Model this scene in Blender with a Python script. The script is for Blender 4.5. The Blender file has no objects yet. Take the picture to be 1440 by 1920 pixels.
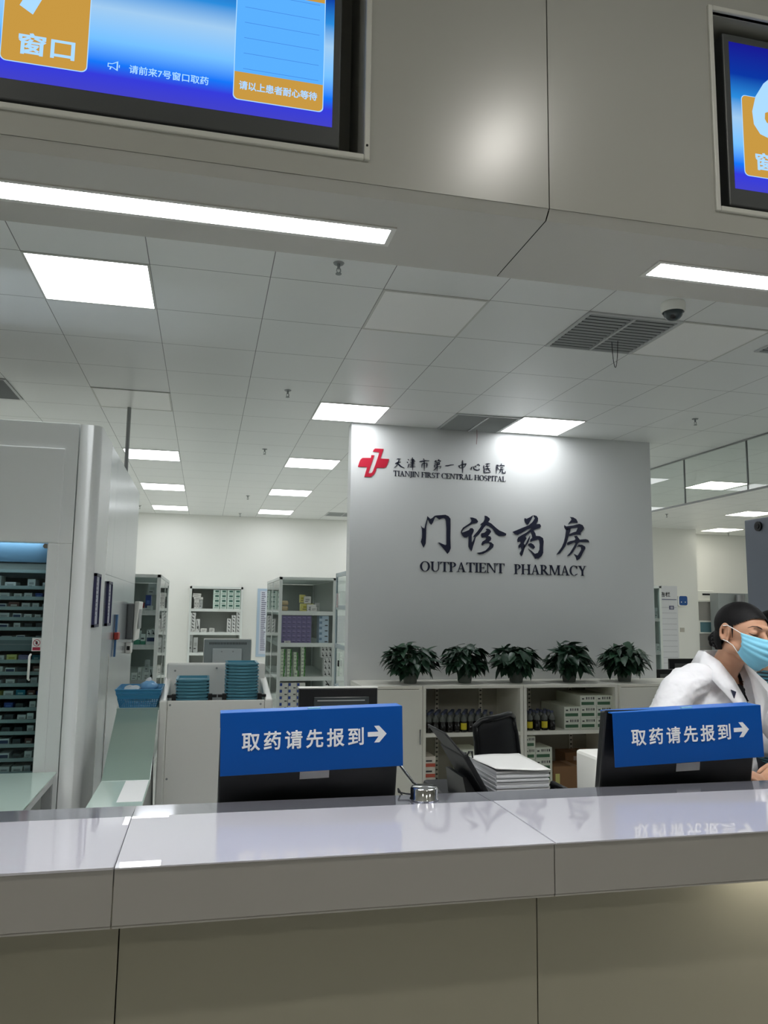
import bpy, bmesh, math, random
from mathutils import Vector, Matrix, noise

SC = bpy.context.scene
COL = SC.collection
R = math.radians

# ------------------------------------------------------------------ camera
CAMZ = 1.58
def set_camera():
    yaw, pitch, roll = R(12.82), R(7.18), R(0.755)
    fwd = Vector((math.sin(yaw) * math.cos(pitch), math.cos(yaw) * math.cos(pitch), math.sin(pitch)))
    right = Vector((math.cos(yaw), -math.sin(yaw), 0.0))
    up = right.cross(fwd)
    r2 = math.cos(roll) * right + math.sin(roll) * up
    u2 = -math.sin(roll) * right + math.cos(roll) * up
    cam = bpy.data.cameras.new('camera')
    o = bpy.data.objects.new('camera', cam)
    COL.objects.link(o)
    m = Matrix((r2, u2, -fwd)).transposed().to_4x4()
    m.translation = (0, 0, CAMZ)
    o.matrix_world = m
    cam.sensor_fit = 'VERTICAL'
    cam.sensor_height = 24.0
    cam.lens = 1460.0 / 1920.0 * 24.0
    cam.clip_start = 0.05
    cam.clip_end = 60
    SC.camera = o
set_camera()

# ------------------------------------------------------------------ world, exposure, light levels
w = bpy.data.worlds.new('world')
SC.world = w
w.use_nodes = True
w.node_tree.nodes['Background'].inputs[0].default_value = (0.75, 0.8, 0.9, 1)
w.node_tree.nodes['Background'].inputs[1].default_value = 0.05
SC.view_settings.view_transform = 'Standard'
SC.view_settings.look = 'None'
SC.view_settings.gamma = 1.0
SC.view_settings.use_curve_mapping = False
SC.view_settings.exposure = 0.25
SC.cycles.max_bounces = 8
SC.cycles.diffuse_bounces = 7
SC.cycles.glossy_bounces = 4
SC.cycles.transparent_max_bounces = 12
SC.cycles.caustics_reflective = False
SC.cycles.caustics_refractive = False
LAMP = 7.4          # radiance of the ceiling panels in the pharmacy
LINEAR = 52.0        # strip lights in the soffit over the counter
HALL = 210.0         # round downlights in the hall on the visitor's side
UNDER = 26.0         # strip under the counter lip

# ------------------------------------------------------------------ materials
def s2l(c):
    c = c / 255.0
    return c / 12.92 if c <= 0.04045 else ((c + 0.055) / 1.055) ** 2.4
def rgb(r, g, b):
    return (s2l(r), s2l(g), s2l(b), 1.0)
MATS = {}
def mat(name, col, rough=0.5, metal=0.0, spec=0.5, emit=0.0, coat=0.0, var=0.0, vscale=8.0, bump=0.0, bscale=200.0, bdist=0.002):
    if name in MATS:
        return MATS[name]
    m = bpy.data.materials.new(name)
    m.use_nodes = True
    nt = m.node_tree
    b = nt.nodes['Principled BSDF']
    c = rgb(*col)
    b.inputs['Base Color'].default_value = c
    b.inputs['Roughness'].default_value = rough
    b.inputs['Metallic'].default_value = metal
    b.inputs['Specular IOR Level'].default_value = spec
    if coat:
        b.inputs['Coat Weight'].default_value = coat
        b.inputs['Coat Roughness'].default_value = 0.006
    if emit:
        b.inputs['Emission Color'].default_value = c
        b.inputs['Emission Strength'].default_value = emit
    if var or bump:
        tc = nt.nodes.new('ShaderNodeTexCoord')
        nz = nt.nodes.new('ShaderNodeTexNoise')
        nz.inputs['Scale'].default_value = vscale
        nz.inputs['Detail'].default_value = 4
        nt.links.new(tc.outputs['Object'], nz.inputs['Vector'])
    if var:
        mx = nt.nodes.new('ShaderNodeMix')
        mx.data_type = 'RGBA'
        nt.links.new(nz.outputs['Fac'], mx.inputs['Factor'])
        mx.inputs['A'].default_value = [max(0, x * (1 - var)) for x in c[:3]] + [1]
        mx.inputs['B'].default_value = [min(1, x * (1 + var)) for x in c[:3]] + [1]
        nt.links.new(mx.outputs['Result'], b.inputs['Base Color'])
    if bump:
        nz2 = nt.nodes.new('ShaderNodeTexNoise')
        nz2.inputs['Scale'].default_value = bscale
        nt.links.new(tc.outputs['Object'], nz2.inputs['Vector'])
        bp = nt.nodes.new('ShaderNodeBump')
        bp.inputs['Strength'].default_value = bump
        bp.inputs['Distance'].default_value = bdist
        nt.links.new(nz2.outputs['Fac'], bp.inputs['Height'])
        nt.links.new(bp.outputs['Normal'], b.inputs['Normal'])
    MATS[name] = m
    return m
def emat(name, col, strength):
    if name in MATS:
        return MATS[name]
    m = bpy.data.materials.new(name)
    m.use_nodes = True
    nt = m.node_tree
    nt.nodes.remove(nt.nodes['Principled BSDF'])
    e = nt.nodes.new('ShaderNodeEmission')
    e.inputs[0].default_value = rgb(*col)
    e.inputs[1].default_value = strength
    nt.links.new(e.outputs[0], nt.nodes['Material Output'].inputs[0])
    MATS[name] = m
    return m
def glassmat(name, tint, ior=1.5, rough=0.0):
    m = bpy.data.materials.new(name)
    m.use_nodes = True
    nt = m.node_tree
    nt.nodes.remove(nt.nodes['Principled BSDF'])
    t = nt.nodes.new('ShaderNodeBsdfTransparent')
    t.inputs[0].default_value = tint
    g = nt.nodes.new('ShaderNodeBsdfGlossy')
    g.inputs['Roughness'].default_value = rough
    f = nt.nodes.new('ShaderNodeFresnel')
    f.inputs['IOR'].default_value = ior
    geo = nt.nodes.new('ShaderNodeNewGeometry')
    inv = nt.nodes.new('ShaderNodeMath')          # reflect only on the outer side of each pane face
    inv.operation = 'SUBTRACT'
    inv.inputs[0].default_value = 1.0
    nt.links.new(geo.outputs['Backfacing'], inv.inputs[1])
    a = nt.nodes.new('ShaderNodeMath')
    a.operation = 'MULTIPLY'
    nt.links.new(f.outputs[0], a.inputs[0])
    nt.links.new(inv.outputs[0], a.inputs[1])
    mx = nt.nodes.new('ShaderNodeMixShader')
    nt.links.new(a.outputs[0], mx.inputs[0])
    nt.links.new(t.outputs[0], mx.inputs[1])
    nt.links.new(g.outputs[0], mx.inputs[2])
    nt.links.new(mx.outputs[0], nt.nodes['Material Output'].inputs[0])
    MATS[name] = m
    return m

M_ceil = None
def ceiling_material():
    m = bpy.data.materials.new('ceiling_tiles')
    m.use_nodes = True
    nt = m.node_tree
    b = nt.nodes['Principled BSDF']
    b.inputs['Roughness'].default_value = 0.33
    b.inputs['Specular IOR Level'].default_value = 0.35
    geo = nt.nodes.new('ShaderNodeNewGeometry')
    sep = nt.nodes.new('ShaderNodeSeparateXYZ')
    nt.links.new(geo.outputs['Position'], sep.inputs[0])
    def line(out, off):
        a = nt.nodes.new('ShaderNodeMath'); a.operation = 'ADD'; a.inputs[1].default_value = off
        nt.links.new(out, a.inputs[0])
        p = nt.nodes.new('ShaderNodeMath'); p.operation = 'PINGPONG'; p.inputs[1].default_value = 0.3
        nt.links.new(a.outputs[0], p.inputs[0])
        l = nt.nodes.new('ShaderNodeMath'); l.operation = 'LESS_THAN'; l.inputs[1].default_value = 0.0022
        nt.links.new(p.outputs[0], l.inputs[0])
        return l
    lx, ly = line(sep.outputs['X'], 0.935 + 60), line(sep.outputs['Y'], -3.88 + 60)
    mx = nt.nodes.new('ShaderNodeMath'); mx.operation = 'MAXIMUM'
    nt.links.new(lx.outputs[0], mx.inputs[0]); nt.links.new(ly.outputs[0], mx.inputs[1])
    nz = nt.nodes.new('ShaderNodeTexNoise'); nz.inputs['Scale'].default_value = 0.9
    nt.links.new(geo.outputs['Position'], nz.inputs['Vector'])
    base = nt.nodes.new('ShaderNodeMix'); base.data_type = 'RGBA'
    nt.links.new(nz.outputs['Fac'], base.inputs['Factor'])
    base.inputs['A'].default_value = rgb(232, 234, 232)
    base.inputs['B'].default_value = rgb(238, 240, 238)
    c = nt.nodes.new('ShaderNodeMix'); c.data_type = 'RGBA'
    nt.links.new(mx.outputs[0], c.inputs['Factor'])
    nt.links.new(base.outputs['Result'], c.inputs['A'])
    c.inputs['B'].default_value = rgb(120, 122, 122)
    nt.links.new(c.outputs['Result'], b.inputs['Base Color'])
    return m
def screen_material(name, z0, z1):
    m = bpy.data.materials.new(name)
    m.use_nodes = True
    nt = m.node_tree
    nt.nodes.remove(nt.nodes['Principled BSDF'])
    tc = nt.nodes.new('ShaderNodeTexCoord')
    sep = nt.nodes.new('ShaderNodeSeparateXYZ')
    nt.links.new(tc.outputs['Generated'], sep.inputs[0])
    rp = nt.nodes.new('ShaderNodeValToRGB')
    el = rp.color_ramp.elements
    stops = [(0.0, (62, 62, 186)), (0.10, (50, 56, 205)), (0.17, (20, 110, 232)), (0.30, (110, 180, 240)), (0.48, (150, 190, 225)),
             (0.62, (40, 130, 205)), (0.78, (10, 50, 150)), (1.0, (22, 22, 135))]
    el[0].position, el[0].color = stops[0][0], rgb(*stops[0][1])
    el[1].position, el[1].color = stops[-1][0], rgb(*stops[-1][1])
    for p, c in stops[1:-1]:
        e = el.new(p); e.color = rgb(*c)
    nt.links.new(sep.outputs['Z'], rp.inputs[0])
    e = nt.nodes.new('ShaderNodeEmission')
    e.inputs[1].default_value = 1.0
    nt.links.new(rp.outputs[0], e.inputs[0])
    nt.links.new(e.outputs[0], nt.nodes['Material Output'].inputs[0])
    return m

W_WALL = mat('wall_paint', (236, 236, 231), 0.55, bump=0.1, bscale=300)
W_SIGN = mat('sign_wall_panel', (222, 224, 224), 0.48, spec=0.22)
W_FASCIA = mat('fascia_panel', (172, 173, 167), 0.27, spec=0.5, var=0.03, vscale=2)
W_SOFFIT = mat('soffit_panel', (180, 180, 173), 0.4)
W_FLOOR = mat('floor_vinyl', (214, 215, 210), 0.25, var=0.08, vscale=3)
W_DARK = mat('dark_gap', (28, 28, 26), 0.8)
M_FRAME = mat('white_trim_metal', (205, 206, 200), 0.4)
M_MACH = mat('machine_enamel', (236, 239, 238), 0.33, spec=0.5)
M_STEEL = mat('brushed_steel_side', (182, 188, 192), 0.22, metal=0.6)
M_WHITE = mat('white_enamel', (240, 240, 234), 0.35)
M_CAB = mat('cabinet_laminate', (230, 228, 217), 0.4)
M_GREY = mat('grey_enamel', (150, 153, 153), 0.4)
M_GREYBLUE = mat('blue_grey_enamel', (128, 134, 146), 0.35)
M_SHELF = mat('shelf_metal', (216, 221, 217), 0.4)
M_SHELFIN = mat('shelf_interior', (172, 175, 170), 0.6)
M_BLACK = mat('black_plastic', (18, 20, 22), 0.35)
M_BLACKM = mat('black_matt_plastic', (24, 26, 29), 0.5, spec=0.35)
M_TV = mat('screen_housing', (74, 77, 78), 0.45)
M_SCREEN = mat('dark_screen_glass', (52, 58, 60), 0.12)
M_CHROME = mat('chrome', (225, 226, 228), 0.12, metal=1.0)
M_BLUE = mat('sign_blue', (0, 74, 152), 0.45, spec=0.2)
M_BLUETOP = mat('sign_blue_edge', (16, 104, 196), 0.35)
M_LET = mat('white_lettering', (225, 228, 230), 0.5)
M_NAVY = mat('navy_lettering', (30, 34, 58), 0.4)
M_RED = mat('logo_red', (196, 30, 58), 0.4)
M_TEAL = mat('teal_tray_plastic', (88, 152, 172), 0.4)
M_BASKET = mat('blue_basket_plastic', (58, 138, 182), 0.4)
M_COUNTER = mat('counter_stone', (184, 184, 192), 0.14, spec=0.6)
M_BAND = mat('polished_rear_edge', (176, 177, 188), 0.10, metal=0.75)
M_LIP = mat('counter_lip_stone', (166, 163, 159), 0.22, spec=0.5)
M_PANEL = mat('counter_front_laminate', (156, 152, 136), 0.38, spec=0.4)
M_MAT = mat('clear_counter_mat', (204, 203, 212), 0.008, spec=0.6, coat=0.75)
M_PAPER = mat('paper', (238, 238, 236), 0.6)
M_PAPERS = mat('paper_edges', (188, 190, 194), 0.8)
M_GTABLE = mat('frosted_glass_top', (196, 216, 206), 0.03, spec=0.6)
M_GTOP = mat('green_glass_chute', (138, 158, 148), 0.06, spec=0.6)
G_CAB = glassmat('cabinet_glass', (0.86, 0.90, 0.90, 1), 1.35)
G_MACH = glassmat('machine_window_glass', (0.80, 0.88, 0.89, 1), 1.4)
G_CURT = glassmat('smoke_curtain_glass', (0.92, 0.95, 0.94, 1), 1.45)
M_LAMP = emat('panel_light_diffuser', (250, 253, 255), LAMP)
M_LAMPR = emat('panel_light_diffuser_warm', (255, 252, 240), LAMP)
M_OFF = mat('unlit_diffuser', (250, 250, 247), 0.35)
M_LIN = emat('strip_light_diffuser', (252, 253, 255), LINEAR)
M_HALL = emat('downlight_diffuser', (255, 251, 243), HALL)
M_UNDER = emat('under_counter_strip', (255, 250, 236), UNDER)
M_CEIL = ceiling_material()

# ------------------------------------------------------------------ mesh helpers
ORG = {}
class MB:
    def __init__(self):
        self.v, self.f, self.m, self.s = [], [], [], []
    def add(self, vs, fs, m=0, smooth=False):
        n = len(self.v)
        self.v += [Vector(p) for p in vs]
        for f in fs:
            self.f.append([i + n for i in f]); self.m.append(m); self.s.append(smooth)
        return self
    def box(self, x0, x1, y0, y1, z0, z1, m=0):
        vs = [(x, y, z) for x in (x0, x1) for y in (y0, y1) for z in (z0, z1)]
        return self.add(vs, [(0, 1, 3, 2), (4, 6, 7, 5), (0, 4, 5, 1), (2, 3, 7, 6), (0, 2, 6, 4), (1, 5, 7, 3)], m)
    def hexa(self, p, m=0):          # 8 points: bottom quad then top quad, both counter-clockwise from above
        return self.add(p, [(3, 2, 1, 0), (4, 5, 6, 7), (0, 1, 5, 4), (1, 2, 6, 5), (2, 3, 7, 6), (3, 0, 4, 7)], m)
    def poly(self, pts, d, m=0, side=None):      # planar polygon extruded by vector d
        n = len(pts)
        d = Vector(d)
        a = [Vector(p) for p in pts]
        self.add(a + [p + d for p in a], [tuple(range(n))] + [tuple(range(2 * n - 1, n - 1, -1))], m)
        self.add(a + [p + d for p in a], [(i, (i + 1) % n, n + (i + 1) % n, n + i) for i in range(n)], m if side is None else side)
        return self
    def cyl(self, p, q, r0, r1=None, n=16, m=0, smooth=True):
        r1 = r0 if r1 is None else r1
        p, q = Vector(p), Vector(q)
        ax = (q - p).normalized()
        a = ax.orthogonal().normalized(); b = ax.cross(a)
        vs = [p + r0 * (math.cos(2 * math.pi * i / n) * a + math.sin(2 * math.pi * i / n) * b) for i in range(n)]
        vs += [q + r1 * (math.cos(2 * math.pi * i / n) * a + math.sin(2 * math.pi * i / n) * b) for i in range(n)]
        self.add(vs, [(i, (i + 1) % n, n + (i + 1) % n, n + i) for i in range(n)], m, smooth)
        self.add(vs, [tuple(range(n - 1, -1, -1)), tuple(range(n, 2 * n))], m)
        return self
    def lathe(self, prof, c=(0, 0, 0), n=24, m=0, smooth=True):
        c = Vector(c)
        vs = [c + Vector((r * math.cos(2 * math.pi * i / n), r * math.sin(2 * math.pi * i / n), z)) for r, z in prof for i in range(n)]
        fs = [(k * n + i, k * n + (i + 1) % n, (k + 1) * n + (i + 1) % n, (k + 1) * n + i) for k in range(len(prof) - 1) for i in range(n)]
        return self.add(vs, fs, m, smooth)
    def tube(self, pts, r, n=8, m=0):
        pts = [Vector(p) for p in pts]
        rs = r if isinstance(r, (list, tuple)) else [r] * len(pts)
        vs = []
        prev = None
        for i, p in enumerate(pts):
            t = (pts[min(i + 1, len(pts) - 1)] - pts[max(i - 1, 0)]).normalized()
            a = t.orthogonal().normalized() if prev is None else (prev - t * prev.dot(t)).normalized()
            prev = a
            b = t.cross(a)
            vs += [p + rs[i] * (math.cos(2 * math.pi * k / n) * a + math.sin(2 * math.pi * k / n) * b) for k in range(n)]
        fs = [(i * n + k, i * n + (k + 1) % n, (i + 1) * n + (k + 1) % n, (i + 1) * n + k) for i in range(len(pts) - 1) for k in range(n)]
        self.add(vs, fs, m, True)
        e = (len(pts) - 1) * n
        self.add(vs, [tuple(range(n - 1, -1, -1)), tuple(range(e, e + n))], m)
        return self
    def sphere(self, c, r, n=12, m=0, scale=(1, 1, 1), rot=None):
        vs, fs = [], []
        rows = max(4, n // 2)
        for j in range(rows + 1):
            th = math.pi * j / rows
            for i in range(n):
                ph = 2 * math.pi * i / n
                p = Vector((r * math.sin(th) * math.cos(ph) * scale[0], r * math.sin(th) * math.sin(ph) * scale[1], r * math.cos(th) * scale[2]))
                if rot is not None:
                    p = rot @ p
                vs.append(Vector(c) + p)
        for j in range(rows):
            for i in range(n):
                fs.append((j * n + i, (j + 1) * n + i, (j + 1) * n + (i + 1) % n, j * n + (i + 1) % n))
        return self.add(vs, fs, m, True)
    def build(self, name, mats, parent=None, bevel=0.0, seg=2, weld=False, kind=None):
        if not isinstance(mats, (list, tuple)):
            mats = [mats]
        if parent is None:
            xs = [p.x for p in self.v]; ys = [p.y for p in self.v]; zs = [p.z for p in self.v]
            org = Vector(((min(xs) + max(xs)) / 2, (min(ys) + max(ys)) / 2, min(zs)))
        else:
            org = ORG[parent.name]
        me = bpy.data.meshes.new(name)
        me.from_pydata([tuple(p - org) for p in self.v], [], self.f)
        for mm in mats:
            me.materials.append(mm)
        for i, p in enumerate(me.polygons):
            p.material_index = self.m[i]
            p.use_smooth = self.s[i]
        if weld:
            b = bmesh.new(); b.from_mesh(me)
            bmesh.ops.remove_doubles(b, verts=b.verts, dist=1e-5)
            bmesh.ops.recalc_face_normals(b, faces=b.faces)
            b.to_mesh(me); b.free()
        me.update()
        o = bpy.data.objects.new(name, me)
        COL.objects.link(o)
        ORG[o.name] = org
        if parent is None:
            o.location = org
        else:
            o.parent = parent
        if bevel:
            md = o.modifiers.new('bevel', 'BEVEL')
            md.width = bevel; md.segments = seg; md.limit_method = 'ANGLE'; md.angle_limit = R(40)
        if kind:
            o['kind'] = kind
        return o

def thing(name, label, cat, loc=(0, 0, 0), group=None, local=False, rot=None):
    o = bpy.data.objects.new(name, None)
    COL.objects.link(o)
    o.empty_display_size = 0.05
    o.location = loc
    if rot is not None:
        o.rotation_euler = rot
    o['label'] = label; o['category'] = cat
    if group:
        o['group'] = group
    ORG[o.name] = Vector((0, 0, 0)) if local else Vector(loc)
    return o
def tag(o, label, cat, group=None, kind=None):
    o['label'] = label; o['category'] = cat
    if group:
        o['group'] = group
    if kind:
        o['kind'] = kind
    return o
def dup(root, loc, label=None, rot=None, group=None):
    r = root.copy(); COL.objects.link(r); r.location = loc
    if rot is not None:
        r.rotation_euler = rot
    if label:
        r['label'] = label
    if group:
        r['group'] = group
    for ch in list(root.children):
        c = ch.copy(); COL.objects.link(c); c.parent = r
        for g in list(ch.children):
            d = g.copy(); COL.objects.link(d); d.parent = c
    return r
ORD = ['first', 'second', 'third', 'fourth', 'fifth', 'sixth', 'seventh', 'eighth', 'ninth', 'tenth', 'eleventh', 'twelfth', 'thirteenth',
       'fourteenth', 'fifteenth', 'sixteenth', 'seventeenth', 'eighteenth', 'nineteenth', 'twentieth']

# text set flat in the plane y = const, facing -y; x0 is its left end, zc the centre height
def textmesh(body, width, height, bold=0.0, depth=0.002, shear=0.0, space=1.0):
    cu = bpy.data.curves.new('lettering', 'FONT')
    cu.body = body
    cu.size = 1.0
    cu.bevel_depth = bold
    cu.bevel_resolution = 0
    cu.extrude = 0.0 if bold else 0.005
    cu.resolution_u = 3
    cu.shear = shear
    cu.space_character = space
    o = bpy.data.objects.new('lettering', cu)
    COL.objects.link(o)
    bpy.context.view_layer.update()
    dg = bpy.context.evaluated_depsgraph_get()
    me = bpy.data.meshes.new_from_object(o.evaluated_get(dg))
    bpy.data.objects.remove(o)
    vs = [v.co.copy() for v in me.vertices]
    fs = [tuple(p.vertices) for p in me.polygons]
    bpy.data.meshes.remove(me)
    x0, x1 = min(v.x for v in vs), max(v.x for v in vs)
    y0, y1 = min(v.y for v in vs), max(v.y for v in vs)
    zz = max(abs(v.z) for v in vs) or 1.0
    sx = width / (x1 - x0) if width else height / (y1 - y0)
    sy = height / (y1 - y0) if height else sx
    return [Vector(((v.x - x0) * sx, -v.z / zz * depth, (v.y - (y0 + y1) / 2) * sy)) for v in vs], fs
def put_text(mb, body, x0, y, zc, width, height=None, bold=0.0, m=0, depth=0.002, shear=0.0, space=1.0):
    vs, fs = textmesh(body, width, height, bold, depth, shear, space)
    mb.add([v + Vector((x0, y, zc)) for v in vs], fs, m)
    return mb
def rrect(x0, x1, z0, z1, r, y, n=5):
    pts = []
    for cx, cz, a0 in ((x1 - r, z1 - r, 0), (x0 + r, z1 - r, 90), (x0 + r, z0 + r, 180), (x1 - r, z0 + r, 270)):
        for k in range(n + 1):
            a = R(a0 + 90 * k / n)
            pts.append((cx + r * math.cos(a), y, cz + r * math.sin(a)))
    return pts
# ------------------------------------------------------------------ the room
ZC = 3.28
def struct(name, mb, m, bevel=0.0):
    return mb.build(name, m, None, bevel, kind='structure')
struct('floor', MB().box(-5, 14, -6, 16, -0.1, 0), W_FLOOR)
struct('ceiling', MB().box(-5, 14, 2.124, 14.7, ZC, ZC + 0.08), M_CEIL)
struct('ceiling_hall', MB().box(-5, 14, -6, 1.74, 3.75, 3.83), mat('hall_ceiling_paint', (205, 204, 196), 0.6))
struct('wall_back', MB().box(-5, 14, 14.68, 14.8, 0, ZC), W_WALL)
struct('wall_left', MB().box(-5.1, -5, -6, 14.8, 0, 3.8), W_WALL)
struct('wall_right', MB().box(14, 14.1, -6, 14.8, 0, 3.8), W_WALL)
struct('wall_front', MB().box(-5, 14, -6.1, -6, 0, 3.8), mat('hall_wall_paint', (170, 166, 152), 0.6))
struct('wall_column', MB().box(8.0, 9.63, 13.88, 14.68, 0, ZC), W_WALL)
struct('wall_sign', MB().box(1.25, 4.282, 6.87, 7.02, 0, ZC), W_SIGN)

# fascia over the counter: panels with a seam at x = 0.824, two recesses for the screens
YF = 1.75
TVX = (-0.1375, 1.7975)
OPEN = [(c - 0.4725, c + 0.4725) for c in TVX]
OZ0, OZ1, ZB, ZT = 2.683, 3.267, 2.61, 3.75
def fascia():
    seams = [-5.0, -3.056, -1.116, 0.824, 2.764, 4.704, 6.644, 8.584, 10.5, 14.0]
    g = 0.0016
    mb = MB()
    for a, b in zip(seams[:-1], seams[1:]):
        hole = next((o for o in OPEN if a < o[0] and o[1] < b), None)
        a2, b2 = a + g, b - g
        if hole:
            mb.box(a2, hole[0], YF, YF + 0.012, ZB, ZT)
            mb.box(hole[1], b2, YF, YF + 0.012, ZB, ZT)
            mb.box(hole[0], hole[1], YF, YF + 0.012, ZB, OZ0)
            mb.box(hole[0], hole[1], YF, YF + 0.012, OZ1, ZT)
        else:
            mb.box(a2, b2, YF, YF + 0.012, ZB, ZT)
        # bevelled lower edge and soffit
        mb.hexa([(a2, YF, ZB), (b2, YF, ZB), (b2, YF + 0.012, ZB), (a2, YF + 0.012, ZB),
                 (a2, YF, ZB + 0.0005), (b2, YF, ZB + 0.0005), (b2, YF + 0.012, ZB + 0.0005), (a2, YF + 0.012, ZB + 0.0005)])
    struct('wall_fascia', mb, W_FASCIA)
    mb = MB()
    for a, b in zip(seams[:-1], seams[1:]):
        a2, b2 = a + g, b - g
        mb.add([(a2, YF + 0.001, ZB), (b2, YF + 0.001, ZB), (b2, YF + 0.023, 2.588), (a2, YF + 0.023, 2.588)], [(0, 3, 2, 1)])
        mb.add([(a2, YF + 0.023, 2.588), (b2, YF + 0.023, 2.588), (b2, 2.124, 2.588), (a2, 2.124, 2.588)], [(0, 3, 2, 1)])
        mb.add([(a2, 2.124, 2.588), (b2, 2.124, 2.588), (b2, 2.124, ZC), (a2, 2.124, ZC)], [(0, 3, 2, 1)])
    struct('ceiling_soffit', mb, W_SOFFIT)
    mb = MB().box(-5, 14, 2.09, 2.115, 2.60, 3.75).box(-5, 14, 1.78, 2.115, 2.598, 2.602).box(-5, 14, 1.7, 2.115, 3.75, 3.8)
    for a, b in zip([-5.0] + [o[1] for o in OPEN], [o[0] for o in OPEN] + [14.0]):
        mb.box(a, b, YF + 0.014, YF + 0.02, ZB, ZT)
    struct('wall_bulkhead', mb, W_DARK)
    for i, (a, b) in enumerate(OPEN):
        mb = MB()
        mb.box(a - 0.002, a + 0.001, YF + 0.012, 1.95, OZ0, OZ1).box(b - 0.001, b + 0.002, YF + 0.012, 1.95, OZ0, OZ1)
        mb.box(a, b, YF + 0.012, 1.95, OZ0 - 0.002, OZ0 + 0.001).box(a, b, YF + 0.012, 1.95, OZ1 - 0.001, OZ1 + 0.002)
        mb.box(a, b, 1.95, 1.955, OZ0, OZ1)
        struct('wall_niche_%d' % (i + 1), mb, mat('niche_lining', (160, 161, 156), 0.6))
        mb = MB()
        t = 0.0145
        mb.box(a - t, a, YF - 0.008, YF + 0.012, OZ0 - t, OZ1 + t).box(b, b + t, YF - 0.008, YF + 0.012, OZ0 - t, OZ1 + t)
        mb.box(a, b, YF - 0.008, YF + 0.012, OZ0 - t, OZ0).box(a, b, YF - 0.008, YF + 0.012, OZ1, OZ1 + t)
        if i == 0:
            mb.cyl((b + 0.007, YF - 0.0095, 2.705), (b + 0.007, YF - 0.007, 2.705), 0.003, n=10, m=1)
        struct('trim_%d' % (i + 1), mb, [M_FRAME, W_DARK], 0.003)
fascia()

# queue screens
def queue_screen(cx, number, label):
    y = 1.78
    t = thing('queue_screen', label, 'screen', (cx, 1.85, 2.71), 'queue screens in the fascia')
    MB().box(cx - 0.417, cx + 0.417, y, 1.84, 2.712, 3.236).build('housing', M_TV, t, 0.004)
    x0, x1, z0, z1 = cx - 0.3975, cx + 0.3975, 2.763, 3.212
    MB().add([(x0, y - 0.0005, z0), (x1, y - 0.0005, z0), (x1, y - 0.0005, z1), (x0, y - 0.0005, z1)], [(0, 1, 2, 3)]).build(
        'display', screen_material('queue_display', z0, z1), t)
    E_OR = emat('display_orange', (186, 142, 62), 1.0)
    E_WH = emat('display_pale_blue', (160, 205, 250), 1.0)
    E_LB = emat('display_list_blue', (84, 164, 240), 1.0)
    E_LN = emat('display_line_blue', (60, 120, 200), 1.0)
    yy = y - 0.0012
    # orange number card
    a = x0 + 0.034
    mb = MB()
    mb.add(rrect(a - 0.002, a + 0.186, z0 + 0.043, z0 + 0.289, 0.014, yy), [tuple(range(24))], 1)
    mb.add(rrect(a, a + 0.184, z0 + 0.045, z0 + 0.287, 0.013, yy - 0.0004), [tuple(range(24))], 0)
    put_text(mb, number, a + 0.032, yy - 0.001, z0 + 0.272, 0.118, 0.212, 0.035, 1, 0.0003, 0.12)
    put_text(mb, '窗口', a + 0.035, yy - 0.001, z0 + 0.092, 0.122, 0.054, 0.022, 1, 0.0003)
    mb.build('number_card', [E_OR, E_WH], t)
    # call line with a small loudspeaker mark
    mb = MB()
    px, pz = x0 + 0.274, z0 + 0.072
    for q in ([(0.010, -0.011), (0.010, 0.011), (0.013, 0.0122), (0.013, -0.0122)], [(0.0, -0.005), (0.010, -0.011), (0.010, -0.0085), (0.0, -0.003)],
              [(0.0, 0.005), (0.010, 0.011), (0.010, 0.0085), (0.0, 0.003)], [(-0.010, -0.005), (0.0, -0.005), (0.0, -0.003), (-0.010, -0.003)],
              [(-0.010, 0.003), (0.0, 0.003), (0.0, 0.005), (-0.010, 0.005)], [(-0.010, -0.005), (-0.008, -0.005), (-0.008, 0.005), (-0.010, 0.005)],
              [(-0.006, -0.011), (-0.003, -0.011), (-0.001, -0.005), (-0.004, -0.005)], [(0.015, -0.003), (0.017, -0.004), (0.017, 0.004), (0.015, 0.003)]):
        mb.add([(px + u, yy, pz + v) for u, v in q], [(0, 1, 2, 3)])
    mb.build('loudspeaker_mark', E_WH, t)
    mb = MB()
    put_text(mb, '请前来%s号窗口取药' % number, x0 + 0.312, yy, z0 + 0.070, 0.182, 0.0215, 0.014, 0, 0.0003)
    mb.build('call_message', E_WH, t)
    # waiting list
    a, b = x0 + 0.554, x0 + 0.770
    mb = MB()
    mb.add(rrect(a - 0.002, b + 0.002, z0 + 0.035, z0 + 0.37, 0.012, yy), [tuple(range(24))], 2)
    mb.add(rrect(a, b, z0 + 0.037, z0 + 0.368, 0.012, yy - 0.0004), [tuple(range(24))], 0)
    mb.add([(a, yy - 0.0008, z0 + 0.108), (b, yy - 0.0008, z0 + 0.108), (b, yy - 0.0008, z0 + 0.33), (a, yy - 0.0008, z0 + 0.33)], [(0, 1, 2, 3)], 1)
    for k in range(6):
        zz = z0 + 0.117 + 0.041 * k
        mb.add([(a + 0.02, yy - 0.0011, zz), (b - 0.012, yy - 0.0011, zz), (b - 0.012, yy - 0.0011, zz + 0.0012), (a + 0.02, yy - 0.0011, zz + 0.0012)], [(0, 1, 2, 3)], 3)
    put_text(mb, '请以上患者耐心等待', a + 0.012, yy - 0.001, z0 + 0.074, 0.190, 0.023, 0.02, 2, 0.0003)
    mb.build('waiting_list', [E_OR, E_LB, E_WH, E_LN], t)
    return t
queue_screen(TVX[0], '7', 'wall screen showing window 7, recessed above the left part of the counter')
queue_screen(TVX[1], '6', 'wall screen showing a large 6, recessed above the right part of the counter')

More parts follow.
